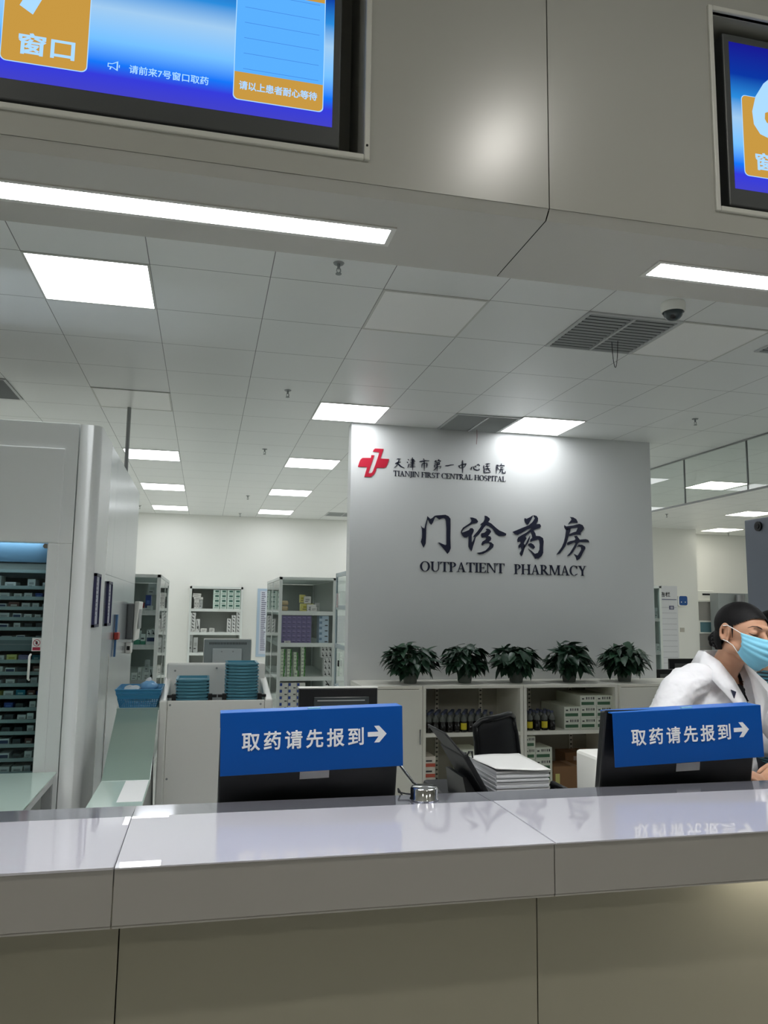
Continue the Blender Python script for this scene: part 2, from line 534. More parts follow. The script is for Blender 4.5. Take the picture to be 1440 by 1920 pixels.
# strip lights in the soffit
def strip_light(x0, x1, label):
    z = 2.588
    t = thing('strip_light', label, 'light', ((x0 + x1) / 2, 1.955, z), 'strip lights in the soffit')
    mb = MB()
    mb.box(x0 - 0.014, x1 + 0.014, 1.902, 1.914, z - 0.004, z + 0.002).box(x0 - 0.014, x1 + 0.014, 1.994, 2.008, z - 0.004, z + 0.002)
    mb.box(x0 - 0.014, x0, 1.914, 1.994, z - 0.004, z + 0.002).box(x1, x1 + 0.014, 1.914, 1.994, z - 0.004, z + 0.002)
    mb.build('frame', M_FRAME, t)
    MB().box(x0, x1, 1.914, 1.994, z - 0.002, z + 0.002).build('diffuser', M_LIN, t)
strip_light(-0.75, 0.444, 'long white strip light in the soffit below the screen with the 7')
strip_light(1.248, 2.44, 'white strip light in the soffit below the screen with the 6')

# ceiling panel lights on the 0.6 m grid
def panel_light(x, y, label, lit=True, first=[None, None, None], kind=0):
    if first[kind] is None:
        t = thing('panel_light', label, 'light', (x, y, ZC), 'square panel lights in the ceiling' if lit else 'unlit panel lights in the ceiling')
        mb = MB()
        e = 0.012
        z = ZC
        mb.box(x, x + 0.6, y, y + e, z - 0.006, z).box(x, x + 0.6, y + 0.6 - e, y + 0.6, z - 0.006, z)
        mb.box(x, x + e, y + e, y + 0.6 - e, z - 0.006, z).box(x + 0.6 - e, x + 0.6, y + e, y + 0.6 - e, z - 0.006, z)
        mb.build('frame', M_FRAME, t)
        MB().box(x + e, x + 0.6 - e, y + e, y + 0.6 - e, z - 0.004, z).build('diffuser', [M_LAMP, M_OFF, M_LAMPR][kind], t)
        first[kind] = t
    else:
        t = dup(first[kind], (x, y, ZC), label)
    return t
g = 'over the left aisle'
for x, y, lb, k in [
    (-0.935, 3.88, 'large bright square ceiling light nearest the counter, above the left machine', 0),
    (-0.935, 8.68, 'lit ceiling light above the white machine, second in the left row', 0),
    (-0.935, 11.08, 'lit ceiling light in the left row, third back from the counter', 0),
    (-0.935, 13.48, 'lit ceiling light in the left row, last before the back wall', 0),
    (0.865, 6.225, 'lit ceiling light at the top left corner of the sign wall', 0),
    (0.865, 8.68, 'lit ceiling light in the row left of the sign wall, second back', 0),
    (0.865, 11.08, 'lit ceiling light in the row left of the sign wall, third back', 0),
    (0.865, 13.48, 'lit ceiling light in the row left of the sign wall, last before the back wall', 0),
    (2.665, 6.225, 'lit ceiling light right in front of the sign wall beside a grille', 0),
    (6.265, 8.68, 'lit ceiling light seen through the hanging glass screen', 2),
    (8.665, 11.08, 'lit ceiling light on the right just above the blue-grey machine', 2),
    (9.865, 13.48, 'small lit ceiling light far right by the back wall', 2)]:
    panel_light(x, y, lb, True, kind=k)
for x, y in [(a, b) for a in (-4.535, -2.735) for b in (3.88, 6.28, 8.68, 11.08, 13.48)] + [(a, b) for a in (2.665, 4.465) for b in (8.68, 11.08, 13.48)] + [
        (4.465, 3.88), (6.265, 3.88), (6.265, 6.28), (8.065, 3.88), (8.065, 6.28), (8.065, 8.68), (9.865, 6.28), (9.865, 8.68), (11.665, 8.68), (11.665, 11.08)]:
    panel_light(x, y, 'added unseen fill light in the ceiling beyond the view or behind the sign wall', True, kind=0)  # unseen panels added as fill to brighten the room
for x, y, lb in [(0.865, 3.88, 'unlit white panel light with scuffs, in the ceiling nearest the counter centre'),
                 (2.665, 3.88, 'unlit pale panel light beside the large ceiling grille with a hanging cord'),
                 (-0.935, 6.28, 'unlit pale panel light in the left row above the white machine')]:
    panel_light(x, y, lb, False, kind=1)

# air grilles
def grille(x, y, wx, wy, label, cord=None):
    t = thing('air_grille', label, 'vent', (x + wx / 2, y + wy / 2, ZC), 'air grilles in the ceiling')
    z = ZC
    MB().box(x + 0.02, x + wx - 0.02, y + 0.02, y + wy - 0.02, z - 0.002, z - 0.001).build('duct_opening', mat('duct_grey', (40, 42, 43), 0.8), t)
    mb = MB()
    mb.box(x, x + wx, y, y + 0.022, z - 0.008, z).box(x, x + wx, y + wy - 0.022, y + wy, z - 0.008, z)
    mb.box(x, x + 0.022, y + 0.022, y + wy - 0.022, z - 0.008, z).box(x + wx - 0.022, x + wx, y + 0.022, y + wy - 0.022, z - 0.008, z)
    mb.box(x + wx / 2 - 0.008, x + wx / 2 + 0.008, y + 0.022, y + wy - 0.022, z - 0.015, z)
    mb.build('frame', mat('grille_frame', (196, 199, 198), 0.5), t)
    mb = MB()
    n = int(wy / 0.043)
    for k in range(n):
        yy = y + 0.03 + k * (wy - 0.06) / max(1, n - 1)
        mb.add([(x + 0.022, yy - 0.006, z - 0.003), (x + wx - 0.022, yy - 0.006, z - 0.003), (x + wx - 0.022, yy + 0.006, z - 0.012), (x + 0.022, yy + 0.006, z - 0.012)], [(0, 1, 2, 3)])
    mb.build('slats', mat('grille_slats', (168, 172, 172), 0.5), t)
    if cord == 'loop':
        p = []
        for k in range(13):
            a = k / 12
            p.append((x + 0.36 + 0.03 * a, y + 0.40 - 0.02 * a, z - 0.01 - 0.17 * math.sin(math.pi * a) ** 0.6))
        MB().tube(p, 0.0022, 6).build('pull_cord', M_BLACKM, t)
    if cord == 'red':
        MB().tube([(x + 0.36, y + 0.5, z - 0.01), (x + 0.362, y + 0.5, z - 0.08), (x + 0.355, y + 0.498, z - 0.15)], 0.002, 6).build('pull_cord', mat('red_cord', (120, 40, 36), 0.6), t)
grille(2.065, 3.88, 0.6, 0.6, 'large ceiling grille with a dark cord loop, right of centre', 'loop')
grille(2.065, 6.28, 0.6, 0.6, 'ceiling grille directly in front of the sign wall', 'red')
grille(-2.135, 6.22, 0.6, 0.6, 'ceiling grille cut by the left edge of the view')
grille(2.065, 13.48, 0.6, 0.5, 'small distant ceiling grille beside the sign wall, near the back wall')
grille(3.41, 3.95, 0.6, 0.28, 'narrow ceiling grille cut by the right edge of the view')

# sprinklers, dome camera, hanging rod
def sprinkler(x, y, label, first=[None]):
    if first[0] is None:
        t = thing('sprinkler', label, 'sprinkler', (x, y, ZC), 'ceiling sprinklers')
        mb = MB().cyl((x, y, ZC), (x, y, ZC - 0.006), 0.028, 0.024, 16).cyl((x, y, ZC - 0.006), (x, y, ZC - 0.03), 0.008, 0.007, 10)
        mb.build('fitting', mat('sprinkler_steel', (150, 155, 155), 0.4, metal=0.5), t)
        mb = MB().tube([(x - 0.008, y, ZC - 0.028), (x - 0.010, y, ZC - 0.042), (x, y, ZC - 0.056)], 0.002, 6).tube([(x + 0.008, y, ZC - 0.028), (x + 0.010, y, ZC - 0.042), (x, y, ZC - 0.056)], 0.003, 6)
        mb.cyl((x, y, ZC - 0.054), (x, y, ZC - 0.058), 0.015, 0.015, 12)
        mb.build('deflector', mat('sprinkler_steel', (150, 155, 155), 0.4, metal=0.5), t)
        first[0] = t
    else:
        dup(first[0], (x, y, ZC), label)
sprinkler(0.58, 3.63, 'small sprinkler just behind the soffit, left of centre')
sprinkler(0.57, 5.96, 'ceiling sprinkler in the middle of the left ceiling, the plainest one')
sprinkler(0.565, 8.3, 'ceiling sprinkler beside the second lit panel left of the sign wall')
sprinkler(4.13, 5.9, 'ceiling sprinkler above the right end of the sign wall')
sprinkler(0.58, 11.9, 'small far sprinkler between two lit panels left of the sign wall')
sprinkler(0.565, 14.2, 'tiny sprinkler at the far end of the ceiling near the back wall')
sprinkler(-1.13, 13.65, 'tiny sprinkler at the far left end, beside the machine top')
sprinkler(7.68, 11.86, 'small sprinkler under the bottom rail of the hanging glass screen')
sprinkler(10.7, 14.3, 'tiny sprinkler far right below the last lit panel')
def dome_camera():
    c = Vector((2.45, 3.66, ZC))
    t = thing('dome_camera', 'white dome security camera on the ceiling behind the right strip light', 'camera', c)
    MB().lathe([(0.0, 0), (0.062, 0), (0.066, -0.012), (0.064, -0.045), (0.058, -0.055)], c, 28).build('housing', M_WHITE, t)
    MB().lathe([(0.053, -0.050)] + [(0.053 * math.cos(R(a)), -0.052 - 0.05 * math.sin(R(a))) for a in range(0, 91, 10)], c, 28).build('dome', mat('smoked_dome', (70, 80, 84), 0.08), t)
    MB().sphere(c + Vector((-0.01, -0.012, -0.07)), 0.03, 16).build('lens_ball', M_BLACK, t)
dome_camera()
tag(MB().cyl((-0.695, 6.85, 2.5), (-0.695, 6.85, ZC), 0.017, n=12).build('hanging_pipe', M_GREY), 'thin grey pipe from the ceiling down to the white machine top', 'pipe')

# hanging glass smoke screen at right
def smoke_screen():
    x = 5.09
    ys = [2.2, 3.43, 4.45, 5.47, 6.48, 7.50, 8.52, 9.54, 10.56]
    t = thing('glass_smoke_screen', 'hanging glass smoke screen below the ceiling on the right', 'glass screen', (x, 6.5, 2.765))
    for a, b in zip(ys[:-1], ys[1:]):
        MB().box(x - 0.005, x + 0.005, a + 0.006, b - 0.006, 2.78, ZC).build('glass_panel', G_CURT, t)
    mb = MB().box(x - 0.012, x + 0.012, ys[0], ys[-1], 2.765, 2.782)
    mb.build('bottom_rail', M_GREY, t)
    for y in ys:
        MB().box(x - 0.008, x + 0.008, y - 0.006, y + 0.006, 2.78, ZC).build('joint_strip', M_GREY, t)
    MB().box(x - 0.012, x + 0.012, ys[0], ys[-1], ZC - 0.012, ZC).build('top_rail', M_GREY, t)
smoke_screen()

# downlights in the hall
def downlight(x, y, label, first=[None]):
    z = 3.75
    if first[0] is None:
        t = thing('downlight', label, 'light', (x, y, z), 'round downlights of the waiting hall')
        MB().lathe([(0.075, 0), (0.098, 0), (0.098, -0.008), (0.075, -0.008)], (x, y, z), 24).build('ring', M_FRAME, t)
        MB().cyl((x, y, z), (x, y, z - 0.004), 0.075, n=24).build('diffuser', M_HALL, t)
        first[0] = t
    else:
        dup(first[0], (x, y, z), label)
for x in (-1.6, 1.243, 4.09):
    for y in (0.30, -2.5):
        downlight(x, y, 'round downlight of the waiting hall on the near side of the counter')
# ------------------------------------------------------------------ sign wall lettering (mm on the wall, x then z)
BIG = [[[(1911,2355),(1927,2337),(1947,2330),(1954,2367),(1970,2420),(1973,2445),(2002,2421),(2018,2428),(2044,2452),(2062,2456),(2147,2465),(2178,2452),(2196,2429),(2197,2341),(2195,2253),(2199,2154),(2185,2121),(2168,2103),(2148,2129),(2118,2163),(2078,2204),(2090,2205),(2148,2182),(2158,2190),(2158,2339),(2153,2404),(2146,2427),(2129,2435),(2111,2430),(2089,2419),(2071,2430),(2055,2442),(2044,2429),(2026,2387),(2011,2366),(1996,2380),(1977,2415),(1963,2350),(1963,2315),(1962,2245),(1958,2193),(1940,2153),(1928,2172),(1913,2206),(1923,2244),(1925,2284),(1923,2325)]],[[(2388,2449),(2411,2450),(2449,2439),(2467,2416),(2458,2402),(2411,2391),(2374,2370),(2331,2343),(2310,2318),(2311,2304),(2350,2320),(2380,2333),(2388,2348),(2411,2350),(2425,2334),(2421,2313),(2405,2283),(2404,2248),(2405,2216),(2420,2237),(2439,2273),(2442,2264),(2433,2225),(2417,2181),(2408,2148),(2399,2133),(2383,2156),(2373,2177),(2374,2229),(2373,2274),(2359,2261),(2331,2259),(2310,2280),(2300,2303),(2302,2324),(2319,2351),(2356,2376),(2388,2398),(2402,2416),(2399,2431)],[(2533,2472),(2555,2468),(2580,2450),(2583,2435),(2567,2414),(2598,2400),(2642,2363),(2679,2337),(2723,2321),(2747,2310),(2743,2292),(2717,2287),(2673,2285),(2642,2306),(2610,2350),(2573,2375),(2545,2383),(2523,2358),(2498,2322),(2473,2292),(2442,2270),(2417,2267),(2430,2287),(2461,2321),(2492,2363),(2504,2387),(2486,2387),(2520,2412),(2536,2442)],[(2542,2347),(2560,2352),(2585,2343),(2596,2323),(2582,2301),(2566,2283),(2588,2278),(2597,2260),(2591,2242),(2572,2227),(2597,2222),(2621,2202),(2616,2178),(2591,2157),(2553,2132),(2516,2113),(2479,2108),(2454,2120),(2497,2128),(2541,2146),(2572,2177),(2584,2201),(2575,2215),(2535,2211),(2507,2193),(2499,2204),(2510,2228),(2541,2247),(2554,2262),(2541,2270),(2507,2264),(2497,2275),(2498,2304),(2529,2311),(2554,2333)]],[[(2934,2465),(2953,2458),(2992,2478),(3021,2497),(3004,2460),(2969,2405),(2956,2404),(2937,2428),(2931,2448)],[(3027,2497),(3056,2490),(3070,2469),(3069,2445),(3049,2411),(3088,2415),(3100,2395),(3087,2376),(3029,2356),(3022,2350),(3041,2323),(3047,2299),(3086,2298),(3118,2281),(3125,2248),(3120,2194),(3119,2140),(3103,2109),(3070,2085),(3035,2081),(3026,2101),(3001,2136),(2966,2177),(3001,2154),(3033,2128),(3065,2138),(3081,2169),(3085,2217),(3079,2258),(3066,2265),(3021,2251),(2989,2240),(2988,2261),(3009,2280),(3006,2310),(2993,2334),(2964,2312),(2939,2290),(2951,2272),(2935,2248),(2922,2223),(2938,2200),(2925,2164),(2908,2116),(2895,2102),(2881,2127),(2899,2163),(2893,2187),(2871,2177),(2869,2201),(2893,2228),(2887,2240),(2860,2233),(2857,2257),(2868,2281),(2900,2300),(2952,2329),(2997,2364),(3003,2373),(2958,2356),(2907,2325),(2862,2302),(2831,2310),(2812,2330),(2850,2346),(2920,2376),(2978,2399),(3017,2434),(3040,2468),(3024,2485)],[(2987,2303),(2982,2267),(2963,2225),(2938,2194),(2918,2164),(2922,2194),(2944,2224),(2964,2261)],[(2970,2222),(2995,2229),(3021,2215),(3037,2191),(3020,2174),(2995,2187),(2966,2207)]],[[(3403,2494),(3434,2492),(3467,2475),(3481,2448),(3478,2439),(3427,2439),(3380,2427),(3400,2448),(3417,2467),(3414,2482)],[(3341,2413),(3360,2401),(3433,2413),(3499,2431),(3532,2420),(3548,2393),(3534,2368),(3511,2346),(3510,2324),(3464,2326),(3431,2318),(3391,2308),(3388,2326),(3431,2346),(3465,2356),(3482,2393),(3426,2385),(3366,2371),(3353,2370),(3340,2391)],[(3357,2383),(3406,2385),(3402,2360),(3385,2311),(3368,2262),(3350,2213),(3317,2170),(3291,2139),(3255,2126),(3278,2156),(3311,2200),(3335,2249),(3349,2304),(3356,2352)],[(3367,2244),(3397,2260),(3443,2270),(3457,2283),(3444,2310),(3470,2314),(3499,2278),(3562,2285),(3589,2278),(3600,2254),(3548,2255),(3499,2254),(3475,2238),(3455,2198),(3421,2149),(3388,2120),(3365,2118),(3395,2148),(3429,2197),(3456,2243),(3443,2249),(3390,2226),(3369,2221)],[(3488,2229),(3521,2230),(3554,2213),(3557,2195),(3537,2164),(3513,2121),(3492,2090),(3464,2076),(3456,2107),(3434,2140),(3473,2123),(3490,2144),(3514,2182),(3511,2206),(3485,2211),(3468,2204)]]]
LOGO = [(1450,3021),(1459,3041),(1472,3051),(1551,3052),(1536,3004),(1522,2960),(1604,2961),(1589,2910),(1576,2885),(1558,2875),(1489,2873),(1476,2831),(1462,2807),(1435,2785),(1374,2783),(1399,2874),(1313,2873),(1326,2916),(1336,2940),(1354,2957),(1432,2961),(1437,2987),(1465,2988),(1412,2819),(1424,2817),(1443,2824),(1455,2844),(1475,2900),(1501,2981),(1511,3018)]
SMALL = [[([(1676,2963),(1713,2970)],8),([(1661,2920),(1688,2933),(1715,2939)],10),([(1701,2965),(1688,2929),(1679,2906),(1652,2882)],8),([(1688,2922),(1716,2897),(1751,2883)],12)],[([(1783,2969),(1793,2959)],8),([(1775,2944),(1784,2934)],8),([(1795,2928),(1780,2885)],8),([(1824,2989),(1829,2930),(1828,2868)],10),([(1806,2958),(1855,2955)],8),([(1808,2971),(1840,2969),(1842,2930)],7),([(1805,2942),(1842,2942)],7),([(1805,2926),(1848,2931)],7),([(1807,2913),(1848,2917)],7),([(1801,2897),(1856,2903)],9)],[([(1930,2981),(1941,2974)],10),([(1893,2951),(1941,2963),(1989,2966)],10),([(1940,2970),(1941,2869)],10),([(1920,2937),(1916,2898)],8),([(1920,2935),(1967,2944)],8),([(1967,2943),(1964,2900)],10)],[([(2052,2973),(2038,2955)],8),([(2044,2965),(2064,2969)],7),([(2052,2963),(2058,2953)],7),([(2084,2986),(2072,2962)],8),([(2080,2972),(2104,2971)],8),([(2090,2970),(2096,2961)],7),([(2036,2944),(2088,2954),(2086,2936),(2040,2928),(2038,2908),(2104,2920),(2092,2897)],8),([(2067,2956),(2066,2869)],9),([(2062,2906),(2044,2889),(2029,2875)],8)],[([(2144,2927),(2169,2929),(2202,2938),(2230,2941)],10)],[([(2277,2938),(2288,2912)],10),([(2280,2935),(2315,2947),(2350,2958),(2334,2924),(2288,2914)],9),([(2315,2989),(2316,2867)],12)],[([(2404,2932),(2399,2899)],9),([(2419,2937),(2431,2909),(2459,2901),(2482,2906),(2478,2918)],10),([(2438,2944),(2451,2930)],9),([(2455,2947),(2472,2959),(2487,2946)],9)],[([(2546,2967),(2590,2972)],9),([(2527,2951),(2530,2882),(2596,2889)],9),([(2567,2966),(2544,2938)],8),([(2542,2942),(2587,2950)],8),([(2535,2918),(2591,2926)],9),([(2566,2949),(2565,2923),(2542,2895)],8),([(2569,2919),(2591,2895)],9)],[([(2653,2963),(2651,2880)],9),([(2655,2963),(2673,2960),(2663,2940),(2674,2922),(2659,2914)],8),([(2698,2977),(2705,2966)],9),([(2683,2952),(2687,2958),(2733,2962),(2729,2951)],8),([(2692,2939),(2720,2943)],7),([(2680,2919),(2729,2929)],8),([(2700,2923),(2693,2903),(2674,2883)],8),([(2714,2924),(2711,2890),(2739,2887),(2742,2906)],9)]]
YW = 6.869
def raised(mb, pts, d=0.010, m=0):
    mb.poly([(x / 1000.0, YW - d, z / 1000.0) for x, z in pts], (0, d, 0), m)
def brush(mb, pts, wd, d=0.004):
    p = [Vector((x / 1000.0, 0, z / 1000.0)) for x, z in pts]
    # resample for a rounded, tapering brush stroke
    q = []
    for a, b in zip(p[:-1], p[1:]):
        for k in range(4):
            q.append(a.lerp(b, k / 4))
    q.append(p[-1])
    n = len(q)
    L, Rr = [], []
    for i, c in enumerate(q):
        t = (q[min(i + 1, n - 1)] - q[max(i - 1, 0)]).normalized()
        s = Vector((-t.z, 0, t.x))
        u = i / (n - 1)
        wv = wd / 2000.0 * (0.55 + 0.55 * math.sin(math.pi * min(1, u * 1.15 + 0.1)))
        if i == 0 or i == n - 1:
            wv *= 0.55
        L.append(c + s * wv); Rr.append(c - s * wv)
    for i in range(n - 1):
        quad = [L[i], L[i + 1], Rr[i + 1], Rr[i]]
        mb.poly([(v.x, YW - d, v.z) for v in quad], (0, d, 0))
def lettering():
    t = thing('pharmacy_title', 'four large dark navy brush characters, topmost line of the pharmacy title on the white wall', 'lettering', (2.72, YW, 2.06))
    for ch in BIG:
        mb = MB()
        for p in ch:
            raised(mb, p, 0.005)
        mb.build('character', M_NAVY, t)
    mb = MB()
    raised(mb, LOGO, 0.005)
    tag(mb.build('hospital_emblem', M_RED), 'red cross shaped hospital emblem with a white figure one, top left of the sign wall', 'emblem')
    t = thing('hospital_name', 'small two-line hospital name in Chinese and English beside the red emblem', 'lettering', (2.2, YW, 2.8))
    for ch in SMALL:
        mb = MB()
        for p, wd in ch:
            brush(mb, p, wd)
        mb.build('character', M_NAVY, t)
    mb = MB()
    serif_text(mb, 'TIANJIN FIRST CENTRAL HOSPITAL', 1.646, 2.747, 2.806, 0.050, 0.003)
    mb.build('english_line', M_NAVY, t)
    t = thing('english_title', 'English serif capitals reading outpatient pharmacy below the large brush characters', 'lettering', (2.72, YW, 1.93))
    mb = MB()
    serif_text(mb, 'OUTPATIENT', 1.907, 2.730, 1.938, 0.090, 0.005)
    mb.build('first_word', M_NAVY, t)
    mb = MB()
    serif_text(mb, 'PHARMACY', 2.822, 3.563, 1.932, 0.093, 0.005)
    mb.build('second_word', M_NAVY, t)

# serif capitals, cap height 1
def glyph(ch):
    P = []
    def rect(x0, x1, z0, z1): P.append([(x0, z0), (x1, z0), (x1, z1), (x0, z1)])
    def q(*p): P.append(list(p))
    def ring(cx, cz, rx, rz, ix, iz, a0, a1, n=18, sx=0.0):
        for k in range(n):
            a, b = R(a0 + (a1 - a0) * k / n), R(a0 + (a1 - a0) * (k + 1) / n)
            P.append([(cx + rx * math.cos(a), cz + rz * math.sin(a)), (cx + rx * math.cos(b), cz + rz * math.sin(b)),
                      (cx + sx + ix * math.cos(b), cz + iz * math.sin(b)), (cx + sx + ix * math.cos(a), cz + iz * math.sin(a))])
    S, T, H = 0.165, 0.055, 0.05
    def stem(x, z0=0.0, z1=1.0, lo=True, hi=True, wd=S):
        rect(x, x + wd, z0, z1)
        if lo: rect(x - 0.08, x + wd + 0.08, z0, z0 + H)
        if hi: rect(x - 0.08, x + wd + 0.08, z1 - H, z1)
    if ch == 'T':
        stem(0.30, hi=False); rect(0.02, 0.745, 0.94, 1.0); q((0.02, 1), (0.0, 0.74), (0.04, 0.74), (0.13, 0.95)); q((0.745, 1), (0.765, 0.74), (0.725, 0.74), (0.635, 0.95)); return P, 0.77
    if ch == 'I':
        stem(0.09); return P, 0.345
    if ch == 'A':
        q((0.10, 0), (0.16, 0), (0.43, 0.92), (0.39, 1.0)); q((0.38, 1.0), (0.46, 1.0), (0.76, 0), (0.58, 0)); rect(0.22, 0.62, 0.30, 0.36)
        rect(0.0, 0.27, 0, H); rect(0.49, 0.86, 0, H); return P, 0.86
    if ch == 'N':
        stem(0.09, wd=0.07); stem(0.74, wd=0.07, lo=False); q((0.09, 1), (0.28, 1), (0.81, 0), (0.74, 0)); rect(0.0, 0.2, 0.95, 1.0); return P, 0.9
    if ch == 'J':
        stem(0.14, z0=-0.02, lo=False); q((0.305, 0.0), (0.14, 0.0), (0.06, -0.13), (-0.04, -0.20), (-0.03, -0.235), (0.14, -0.2), (0.26, -0.12)); return P, 0.40
    if ch in 'FE':
        stem(0.09); rect(0.09, 0.62, 0.945, 1.0); q((0.62, 1), (0.635, 0.76), (0.60, 0.76), (0.52, 0.95)); rect(0.2, 0.48, 0.48, 0.535); rect(0.455, 0.49, 0.40, 0.62)
        if ch == 'E':
            rect(0.09, 0.62, 0, 0.055); q((0.62, 0), (0.665, 0.26), (0.63, 0.26), (0.53, 0.05)); return P, 0.69
        return P, 0.66
    if ch in 'PR':
        stem(0.09); ring(0.30, 0.735, 0.32, 0.265, 0.155, 0.215, -90, 90); rect(0.2, 0.31, 0.95, 1.0); rect(0.2, 0.31, 0.47, 0.525)
        if ch == 'R':
            q((0.26, 0.49), (0.44, 0.49), (0.80, 0), (0.60, 0)); rect(0.60, 0.87, 0, H); return P, 0.85
        return P, 0.66
    if ch in 'OC':
        if ch == 'O':
            ring(0.43, 0.5, 0.43, 0.52, 0.26, 0.475, 0, 360, 30); return P, 0.90
        ring(0.43, 0.5, 0.43, 0.52, 0.26, 0.47, 48, 312, 24); q((0.70, 0.99), (0.745, 0.99), (0.75, 0.68), (0.715, 0.68), (0.60, 0.90)); q((0.62, 0.10), (0.74, 0.20), (0.77, 0.17), (0.71, 0.09)); return P, 0.82
    if ch == 'S':
        ring(0.29, 0.745, 0.26, 0.275, 0.12, 0.215, 50, 270, 16); ring(0.29, 0.265, 0.28, 0.285, 0.12, 0.225, -130, 90, 16)
        q((0.46, 0.99), (0.495, 0.99), (0.50, 0.72), (0.465, 0.72)); q((0.035, 0.01), (0.07, 0.01), (0.065, 0.29), (0.03, 0.29)); return P, 0.62
    if ch == 'L':
        stem(0.09); rect(0.09, 0.60, 0, 0.055); q((0.60, 0), (0.655, 0.28), (0.62, 0.28), (0.51, 0.05)); return P, 0.68
    if ch == 'H':
        stem(0.09); stem(0.65); rect(0.2, 0.7, 0.47, 0.53); return P, 0.91
    if ch == 'U':
        stem(0.09, z0=0.32, lo=False); stem(0.68, z0=0.32, lo=False, wd=0.075); ring(0.42, 0.34, 0.335, 0.36, 0.17, 0.30, 180, 270); ring(0.42, 0.34, 0.335, 0.36, 0.26, 0.30, 270, 360); return P, 0.86
    if ch == 'M':
        stem(0.09, wd=0.075); stem(0.83); q((0.09, 1), (0.27, 1), (0.60, 0.05), (0.50, 0.0)); q((0.83, 1), (0.90, 1), (0.56, 0.0), (0.50, 0.0)); return P, 1.09
    if ch == 'Y':
        stem(0.33, z1=0.5, hi=False); q((0.06, 1), (0.25, 1), (0.495, 0.46), (0.33, 0.46)); q((0.62, 1), (0.69, 1), (0.48, 0.46), (0.40, 0.46)); rect(0.0, 0.33, 0.95, 1.0); rect(0.54, 0.78, 0.95, 1.0); return P, 0.80
    return P, 0.34
def serif_text(mb, s, x0, x1, z0, h, d):
    gl = [glyph(c) for c in s]
    tot = sum(g[1] for g in gl)
    sx = (x1 - x0) / tot
    x = x0
    for polys, wd in gl:
        for p in polys:
            mb.poly([(x + u * sx, YW - d, z0 + v * h) for u, v in p], (0, d, 0))
        x += wd * sx
lettering()

# ------------------------------------------------------------------ service counter
ZT0 = 1.048
def counter():
    t = thing('service_counter', 'long grey stone topped service counter with beige front panels', 'counter', (0.8, 2.0, 0))
    js = [-3.074, -2.102, -1.13, -0.158, 0.814, 1.786, 2.758, 3.73]
    for a, b in zip(js[:-1], js[1:]):
        a2, b2 = a + 0.0008, b - 0.0008
        MB().box(a2, b2, 1.762, 2.155, 1.008, ZT0).build('stone_top', M_COUNTER, t)
        MB().hexa([(a2, 2.155, 1.008), (b2, 2.155, 1.008), (b2, 2.29, 1.008), (a2, 2.29, 1.008), (a2, 2.155, ZT0), (b2, 2.155, ZT0), (b2, 2.29, ZT0 - 0.004), (a2, 2.29, ZT0 - 0.004)]).build('rear_edge', M_BAND, t)
        MB().box(a2, b2, 1.75, 1.762, 0.936, ZT0).box(a2, b2, 1.752, 1.778, 0.930, 0.936).build('front_lip', M_LIP, t, 0.002)
    jp = [-3.067, -2.095, -1.123, -0.151, 0.821, 1.793, 2.765, 3.737]
    for a, b in zip(jp[:-1], jp[1:]):
        MB().box(a + 0.0015, b - 0.0015, 1.87, 1.885, 0.08, 1.0).build('front_panel', M_PANEL, t)
    MB().box(-3.07, 3.73, 1.89, 2.27, 0.0, 1.0).build('carcass', W_DARK, t)
counter()
for i, (a, b, tilt) in enumerate(((-1.128, -0.160, 0.0016), (-0.156, 0.812, 0.0), (0.816, 1.784, 0.0), (1.788, 2.756, 0.0))):
    z = ZT0
    mb = MB().hexa([(a, 1.744, z), (b, 1.744, z), (b, 2.15, z), (a, 2.15, z), (a, 1.744, z + 0.003 + tilt), (b, 1.744, z + 0.003 + tilt), (b, 2.15, z + 0.003), (a, 2.15, z + 0.003)])
    tag(mb.build('counter_mat', M_MAT), ['glossy pale mat on the counter at the left, in front of the glass table', 'glossy pale mat on the counter in front of the left blue sign',
        'glossy pale mat on the counter in front of the paper stack and right sign', 'glossy pale counter mat beyond the right edge of the view'][i], 'counter mat', 'mats on the counter')
def under_light():
    t = thing('under_counter_light', 'short glowing strip light under the counter lip at right', 'light', (1.9, 1.82, 0.925))
    MB().box(1.35, 2.6, 1.80, 1.83, 1.0, 1.008).build('housing', M_FRAME, t)
    MB().box(1.36, 2.59, 1.803, 1.827, 0.997, 1.0).build('diffuser', M_UNDER, t)
under_light()

